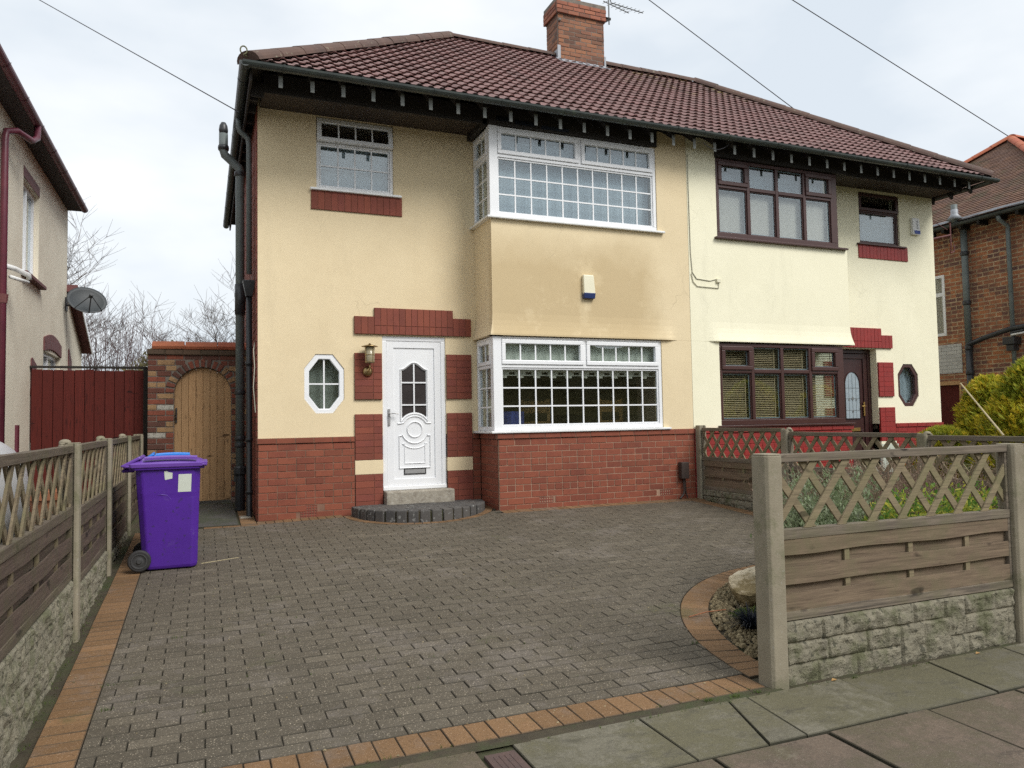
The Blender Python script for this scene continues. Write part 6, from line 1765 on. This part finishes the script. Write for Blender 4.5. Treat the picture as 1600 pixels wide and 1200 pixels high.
# ---------- planting bed in front and plants next door
rr = random.Random(5)
def plant(name, label, cat, x, y, mat, build, z=None, group=None):
    z = G(x,y) if z is None else z
    t = thing(name, label, cat, (x,y,z), 0, group); mb = MB(); build(mb, Vector((x,y,z))); mb.build('foliage', mat, t); return t
def twiggy(h, w, n, lf=0, lsz=.02, lean=.35, r=.0022):
    def f(mb, b):
        for i in range(n):
            a = rr.uniform(0,6.283); rad = rr.uniform(0,1)**.6
            p = b+Vector((math.cos(a)*w*.35*rad, math.sin(a)*w*.35*rad, 0)); d = Vector((math.cos(a)*lean*rad, math.sin(a)*lean*rad, 1)).normalized(); L = h*rr.uniform(.65,1.05); pts = [p]
            for s in range(4): d = (d+Vector((rr.uniform(-.2,.2),rr.uniform(-.2,.2),0))).normalized(); p = p+d*L/4; pts.append(p)
            mb.tube(pts, [r*1.4,r*1.2,r,r*.8,r*.5], 3, cap=False)
            for k in range(lf):
                q = pts[1+k%4]+Vector((rr.uniform(-.02,.02),rr.uniform(-.02,.02),rr.uniform(-.05,.03))); dd = Vector((rr.uniform(-1,1),rr.uniform(-1,1),rr.uniform(.1,1.3))).normalized(); s_ = dd.cross(Vector((0.3,.2,1))).normalized()*lsz*.14
                mb.add([q-s_,q+dd*lsz*.5-s_*1.3,q+dd*lsz,q+dd*lsz*.5+s_*1.3],[(0,1,2,3)])
    return f
hs = [(3.85,-4.9,.86,.5),(4.3,-4.7,.98,.6),(4.8,-4.95,.98,.6),(5.2,-4.5,1.0,.6),(5.45,-5.1,.95,.55)]
names = ['leftmost brown twiggy heather behind the front trellis','second brown twiggy heather behind the front trellis','tall brown heather in the middle of the bed','brown heather right of the middle, behind the gold shrubs','rightmost brown heather by the divider fence']
for (x,y,h,w), lb in zip(hs, names): plant('heather_bush', lb, 'shrub', x, y, M['heather'], twiggy(h,w,230,8,.03), group='brown heathers in the bed')
ls = [(3.40,-5.40,.76,.42),(3.62,-5.15,.88,.45),(3.85,-5.1,.92,.5),(2.85,-5.85,.46,.2),(3.2,-5.75,.66,.4)]
names = ['grey green lavender nearest the boulder, behind the front trellis','tallest grey green lavender behind the front trellis','grey green lavender beside the gold leaved shrub','low lavender close to the concrete end post','low lavender behind the fence between the lattice bars']
for (x,y,h,w), lb in zip(ls, names): plant('lavender_bush', lb, 'shrub', x, y, M['lavender'], twiggy(h,w,170,26,.045,.22,.0018), group='lavender bushes in the bed')
def leafy(R_, n, size):
    def f(mb, b): leaves(mb, b+Vector((0,0,R_[2]*.9)), R_, n, size, rr, elong=1.6, shell=.4)
    return f
es = [(3.78,-5.68,(.24,.20,.44)),(4.12,-5.62,(.27,.24,.47)),(4.5,-5.6,(.24,.22,.44)),(4.95,-5.4,(.25,.25,.44))]
names = ['gold and green variegated shrub low behind the lattice','largest gold and green shrub in the middle of the bed','small gold and green shrub right of the largest','gold and green shrub nearest the right hand fence post']
for (x,y,R_), lb in zip(es, names): plant('variegated_shrub', lb, 'shrub', x, y, M['euony'], leafy(R_, 2600, .034), group='variegated shrubs in the bed')
for (x,y,R_), lb in zip([(2.62,-6.0,(.16,.12,.10)),(3.5,-6.0,(.3,.1,.1))], ['small green ground plant beside the concrete end post','spreading green ground plant behind the front fence boards']):
    plant('ground_plant', lb, 'plant', x, y, M['greenlow'], leafy(R_, 500, .03), group='low green plants in the bed')
# gravel with a limestone boulder and a tuft of black grass
mb = MB(); rr = random.Random(8)
for i in range(9000):
    a = rr.uniform(math.pi/2, math.pi*1.02); r_ = rr.uniform(.15,1.83); x = CX+r_*math.cos(a); y = CY+r_*math.sin(a)+.0
    if y < -6.14 or x > 3.5: continue
    s = rr.uniform(.007,.016); z = G(x,y)+rr.uniform(-.006,.014); q = [rr.uniform(.6,1.2) for _ in range(8)]
    mb.hexa([(x-s*q[0],y-s*q[1],z-s*.6),(x+s*q[2],y-s*q[3],z-s*.6),(x+s*q[4],y+s*q[5],z-s*.6),(x-s*q[6],y+s*q[7],z-s*.6),(x-s*.6*q[3],y-s*.6*q[2],z+s*.7*q[1]),(x+s*.6*q[5],y-s*.55*q[4],z+s*.8*q[6]),(x+s*.5*q[0],y+s*.6*q[1],z+s*.7*q[2]),(x-s*.6*q[7],y+s*.5*q[6],z+s*.8*q[5])])
o = mb.build('gravel', M['gravel']); o['kind'] = 'stuff'; o['label'] = 'pale gravel in the curved planting bed'; o['category'] = 'gravel'
import bmesh
bm = bmesh.new(); bmesh.ops.create_icosphere(bm, subdivisions=5, radius=1)
for v in bm.verts:
    p = v.co.copy(); k = 1+.22*noise.noise(p*1.1+Vector((3,1,2)))+.05*noise.fractal(p*3.5,1,2,4)
    v.co = Vector((p.x*.30*k, p.y*.22*k, max(-.5, min(.62+.5*p.x+.2*p.y, p.z))*.215*k + .02*noise.noise(p*5)))
me = D.meshes.new('boulder'); bm.to_mesh(me); bm.free(); me.materials.append(M['boulder']); me.polygons.foreach_set('use_smooth', [False]*len(me.polygons))
o = D.objects.new('boulder', me); COL.objects.link(o); o.location = (3.25,-5.02,-.14); tag(o, 'pale topped limestone boulder in the gravel bed', 'boulder')
def grasstuft(n, h, lean, w, droop=1.):
    def f(mb, b):
        for i in range(n):
            a = rr.uniform(0,6.283); L = h*rr.uniform(.6,1.1); k = rr.uniform(.3,1)*lean; p = b+Vector((math.cos(a),math.sin(a),0))*rr.uniform(0,.03); side = Vector((-math.sin(a),math.cos(a),0))*w; pts = []
            for s in range(6):
                u = s/5; pts.append(p+Vector((math.cos(a)*k*L*u, math.sin(a)*k*L*u, L*(u-.75*k*droop*u*u))))
            vs = []; 
            for s, q in enumerate(pts): ww = side*(1-(s/5)**2*.9); vs += [q-ww, q+ww]
            mb.add(vs, [(2*s,2*s+1,2*s+3,2*s+2) for s in range(5)])
    return f
plant('black_grass', 'tuft of black strap leaved grass on the pale gravel', 'plant', 2.70, -5.48, M['blackgrass'], grasstuft(260,.22,1.1,.004,1.0))
plant('moss_patch', 'bright green moss clump at the foot of the boulder', 'moss', 2.88, -5.27, M['moss'], leafy((.16,.10,.03), 1300, .014))
# straw stem, dead leaves, litter on the drive
def single(name, mb, mat, label, cat, group=None): o = mb.build(name, mat); tag(o, label, cat, group); return o
mb = MB(); mb.tube([(2.47,-5.12,-.215),(2.6,-5.13,-.195),(2.78,-5.12,-.20)], .004, 5); single('straw_stem', mb, M['pot'], 'dry stem lying over the curved orange edging', 'stem')
mb = MB(); mb.tube([(-.62,-2.2,-.07),(-.3,-2.05,-.068)], .003, 5); single('straw_stem', mb, M['straw'], 'pale straw on the drive right of the purple bin', 'stem')
for (x,y,s,lb) in [(2.52,-6.345,.02,'yellow dead leaf at the foot of the front fence near the end post'),(3.62,-6.36,.018,'dead leaf at the foot of the stone board further right')]:
    mb = MB(); z = G(x,y)+.006; mb.add([(x-s,y,z),(x,y-s*.6,z+.004),(x+s,y,z+.002),(x,y+s*.6,z+.008)],[(0,1,2),(0,2,3)]); single('dead_leaf', mb, M['leafdead'], lb, 'leaf', 'dead leaves')
# weeds in the joints
mb = MB(); rr = random.Random(21)
spots = [(-1.07,-4.9,24),(-1.05,-5.25,30),(-.9,-5.2,12),(-1.0,-5.6,8),(-1.4,-5.6,18),(2.2,-5.55,16),(-.75,-4.2,10),(-.6,-5.45,14),(1.75,-6.29,30),(1.9,-6.30,30),(2.05,-6.30,26)]
for _ in range(70): spots.append((rr.uniform(-1.2,2.1), rr.uniform(-6.33,-6.27), rr.randint(1,5)))
for _ in range(60): spots.append((rr.uniform(2.3,4.6), rr.uniform(-6.33,-6.29), rr.randint(1,4)))
for _ in range(200): spots.append((rr.uniform(-1.05,2.0), rr.uniform(-6,-1.2), rr.randint(1,3)))
for _ in range(90): spots.append((rr.uniform(-1.35,-1.30), rr.uniform(-6,-2.3), rr.randint(1,4)))
for x, y, n in spots:
    if y < -1.2 and n < 6 and x > -1.1: y = -6.05+round((y+6.05)/.1)*.1
    for i in range(n):
        px_, py_ = x+rr.gauss(0,.02 if n > 5 else .01), y+rr.gauss(0,.006 if n > 5 else .002); a = rr.uniform(0,6.28); h = rr.uniform(.006,.018)*(1.3 if n > 9 else 1); z = G(px_,py_)-.002
        mb.add([(px_-.002*math.sin(a),py_+.002*math.cos(a),z),(px_+.002*math.sin(a),py_-.002*math.cos(a),z),(px_+h*.9*math.cos(a),py_+h*.9*math.sin(a),z+h)],[(0,1,2)])
o = mb.build('weeds', M['moss']); o['kind'] = 'stuff'; o['label'] = 'tiny green weeds in the paving joints'; o['category'] = 'weeds'
mb = MB(); rr = random.Random(4)
for i in range(420):
    x, y = rr.uniform(-1.3,5.4), -6.25+6.1*rr.random()**1.5
    if math.hypot(x-CX, y-CY) < RO+.1 or (y > -.9 and x > 1): continue
    s = rr.uniform(.002,.006); z = G(x,y)+s*.4; a = rr.uniform(0,3)
    mb.add([(x+s*1.5*math.cos(a+k*1.57+rr.uniform(-.3,.3)), y+s*math.sin(a+k*1.57), z) for k in range(4)]+[(x,y,z+s)], [(0,1,4),(1,2,4),(2,3,4),(3,0,4)])
o = mb.build('grit', M['gravel']); o['kind'] = 'stuff'; o['label'] = 'fine pale grit scattered over the block paving'; o['category'] = 'grit'
# conifers, sedge and cane next door
def conifer(x, y, h, w, label, n, seed, mat='conifer'):
    rr2 = random.Random(seed); t = thing('conifer_bush', label, 'conifer', (x,y,G(x,y)), 0, 'golden conifers next door')
    tr = MB(); tr.tube([(x,y,G(x,y)),(x+.05,y,h*.6)], [.06,.02], 7); tr.build('trunk', M['bark'], t)
    a_, b_ = MB(), MB()
    for i in range(n):
        u = rr2.random()**.8; zz = G(x,y)+.1+(h-.15)*u; rad = w*(1-u**2.2)**.5*(.75+.35*noise.noise(Vector((x+u*4, i%7, seed))))
        an = rr2.uniform(0,6.283); lump = 1+.28*noise.noise(Vector((math.cos(an)*2+seed, math.sin(an)*2, zz*2.6)))
        rd = rad*lump*rr2.uniform(.55,1.05)**.5
        c = Vector((x+rd*math.cos(an), y+rd*math.sin(an), zz)); out = Vector((math.cos(an)*.8, math.sin(an)*.8, .75+rr2.uniform(-.3,.5))).normalized()
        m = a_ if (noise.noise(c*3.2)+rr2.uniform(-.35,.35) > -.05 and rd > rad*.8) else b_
        for k in range(7):   # feathery spray
            d = (out+Vector((rr2.uniform(-1,1),rr2.uniform(-1,1),rr2.uniform(-1,1)))*.55).normalized(); L = rr2.uniform(.04,.10); s = d.cross(out+Vector((.01,.02,.03))).normalized()*.007
            q = c+out*rr2.uniform(-.02,.04)
            m.add([q-s, q+s, q+d*L*.7+s*.9, q+d*L, q+d*L*.7-s*.9],[(0,1,2,3,4)])
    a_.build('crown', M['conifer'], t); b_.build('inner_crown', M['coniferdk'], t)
conifer(9.75,-2.2,1.72,.62,'golden conifer with a pointed top beside the corner of the pale house',4200,1)
conifer(9.05,-2.0,1.0,.55,'low golden conifer bush against the pale house corner',2600,2)
conifer(9.1,-3.3,1.95,.85,'tall golden conifer at the right edge of the photo',5200,3)
t = thing('sedge_clump', 'arching pale sedge clump in front of the golden conifers', 'grass clump', (8.3,-3.0,-.05))
mb = MB(); rr = random.Random(9)
for i in range(46):
    a = rr.uniform(2.2,5.2) if i < 30 else rr.uniform(0,6.28); L = rr.uniform(.9,1.7); k = rr.uniform(.5,1.1); b = Vector((8.75+rr.uniform(-.05,.05),-3.0+rr.uniform(-.05,.05),.15)); pts = []
    for s in range(12):
        u = s/11; pts.append(b+Vector((math.cos(a)*k*L*u, math.sin(a)*k*L*u, L*(1.05*u-.95*k*u*u))))
    mb.tube(pts, [.0065*(1-.85*s/11) for s in range(12)], 3, cap=False)
mb.build('blades', M['sedge'], t)
mb = MB(); mb.tube([(7.75,-3.75,.88),(8.3,-2.85,1.52)], [.011,.009], 7); single('garden_cane', mb, M['straw'], 'pale diagonal cane leaning across the golden conifers', 'cane')
mb = MB(); mb.lathe([(.0,0),(.14,.03),(.19,.15),(.16,.30),(.08,.38),(.0,.40)],20,(11.4,-1.0,1.05)); mb.lathe([(.12,-1.1),(.1,0)],12,(11.4,-1.0,1.05)); single('garden_ornament', mb, M['pot'], 'rounded pink stone ornament half hidden by the golden conifer', 'ornament')
# white board and odds seen through the lattice
mb = MB(); mb.box(8.30,8.62,-1.62,-1.58,.25,.72); single('white_board', mb, M['label'], 'white panel in the next garden seen through the lattice', 'panel')

# unseen hedge added behind the camera so the lower windows mirror something dark
mb = MB(); nh = 90
mb.sheet(nh, 14, lambda u, v: (-32+75*u, -23+.9*noise.noise((u*40,v*4,1))+.6*v*v, -.5+v*(5.2+1.6*noise.noise((u*11,0,3))+.5*noise.noise((u*50,2,3)))))
mb.sheet(nh, 3, lambda u, v: (-32+75*u, -22.4-2.5*v, -.5+(5.2+1.6*noise.noise((u*11,0,3))+.5*noise.noise((u*50,2,3)))*(1-.1*v)))
o = mb.build('hedge', M['hedge']); tag(o, 'tall dark hedge added out of view across the street to darken the lower window reflections', 'hedge')
# ------------------------------------------------------------------ camera, light, world
cam = D.cameras.new('camera'); co = D.objects.new('camera', cam); COL.objects.link(co); S.camera = co
C_ = Vector((-.6117,-9.4787,1.1487)); yaw, pit, rol, f_ = .3918, .0487, .0178, 1171.27
cy, sy, cp, sp_, cr, sr = math.cos(yaw), math.sin(yaw), math.cos(pit), math.sin(pit), math.cos(rol), math.sin(rol)
R0, F0, U0 = Vector((cy,-sy,0)), Vector((sy*cp,cy*cp,sp_)), Vector((-sy*sp_,-cy*sp_,cp))
Rt, Up = R0*cr-U0*sr, R0*sr+U0*cr
mtx = Matrix((( Rt.x,Up.x,-F0.x,C_.x),(Rt.y,Up.y,-F0.y,C_.y),(Rt.z,Up.z,-F0.z,C_.z),(0,0,0,1)))
co.matrix_world = mtx
cam.sensor_width = 36; cam.lens = 36*f_/1600; cam.clip_end = 500; cam.clip_start = .05
elev, az = math.radians(44), math.radians(152)   # sun behind the camera, veiled by cloud
sd = Vector((math.sin(az)*math.cos(elev), math.cos(az)*math.cos(elev), math.sin(elev)))
sun = D.lights.new('sun', 'SUN'); so = D.objects.new('sun', sun); COL.objects.link(so)
sun.energy = SUN_E; sun.angle = math.radians(26); sun.color = (1,.975,.93)
so.rotation_euler = (-sd).to_track_quat('-Z','Y').to_euler()
w = D.worlds.new('World'); S.world = w; w.use_nodes = True; nt = w.node_tree; nn = nt.nodes; ll = nt.links
bg = nn['Background']; sky = nn.new('ShaderNodeTexSky'); sky.sky_type = 'NISHITA'; sky.sun_disc = False; sky.sun_elevation = elev; sky.sun_rotation = az; sky.air_density = 1.2; sky.dust_density = 3
tc = nn.new('ShaderNodeTexCoord')
mp = nn.new('ShaderNodeMapping'); mp.inputs['Scale'].default_value = (1,1,2.4); ll.new(tc.outputs['Generated'], mp.inputs[0])
n1 = nn.new('ShaderNodeTexNoise'); n1.inputs['Scale'].default_value = 2.1; n1.inputs['Detail'].default_value = 5; n1.inputs['Roughness'].default_value = .5; ll.new(mp.outputs[0], n1.inputs['Vector'])
r1_ = nn.new('ShaderNodeMapRange'); r1_.inputs[1].default_value = .36; r1_.inputs[2].default_value = .64; ll.new(n1.outputs[0], r1_.inputs[0])
mixc = nn.new('ShaderNodeMix'); mixc.data_type = 'RGBA'; ll.new(r1_.outputs[0], mixc.inputs[0]); mixc.inputs[6].default_value = (*SKY_A,1); mixc.inputs[7].default_value = (*SKY_B,1)
sc = nn.new('ShaderNodeVectorMath'); sc.operation = 'SCALE'; sc.inputs['Scale'].default_value = .10; ll.new(sky.outputs[0], sc.inputs[0])
mx = nn.new('ShaderNodeMix'); mx.data_type = 'RGBA'; mx.inputs[0].default_value = .9; ll.new(sc.outputs[0], mx.inputs[6]); ll.new(mixc.outputs[2], mx.inputs[7])
ll.new(mx.outputs[2], bg.inputs[0]); bg.inputs[1].default_value = SKY_S
S.view_settings.view_transform = 'Standard'; S.view_settings.look = 'None'; S.view_settings.gamma = 1; S.view_settings.exposure = EXPO
S.view_settings.use_curve_mapping = False
S.render.engine = 'CYCLES'; S.cycles.max_bounces = 6; S.cycles.transparent_max_bounces = 10; S.cycles.use_denoising = False
S.render.film_transparent = False
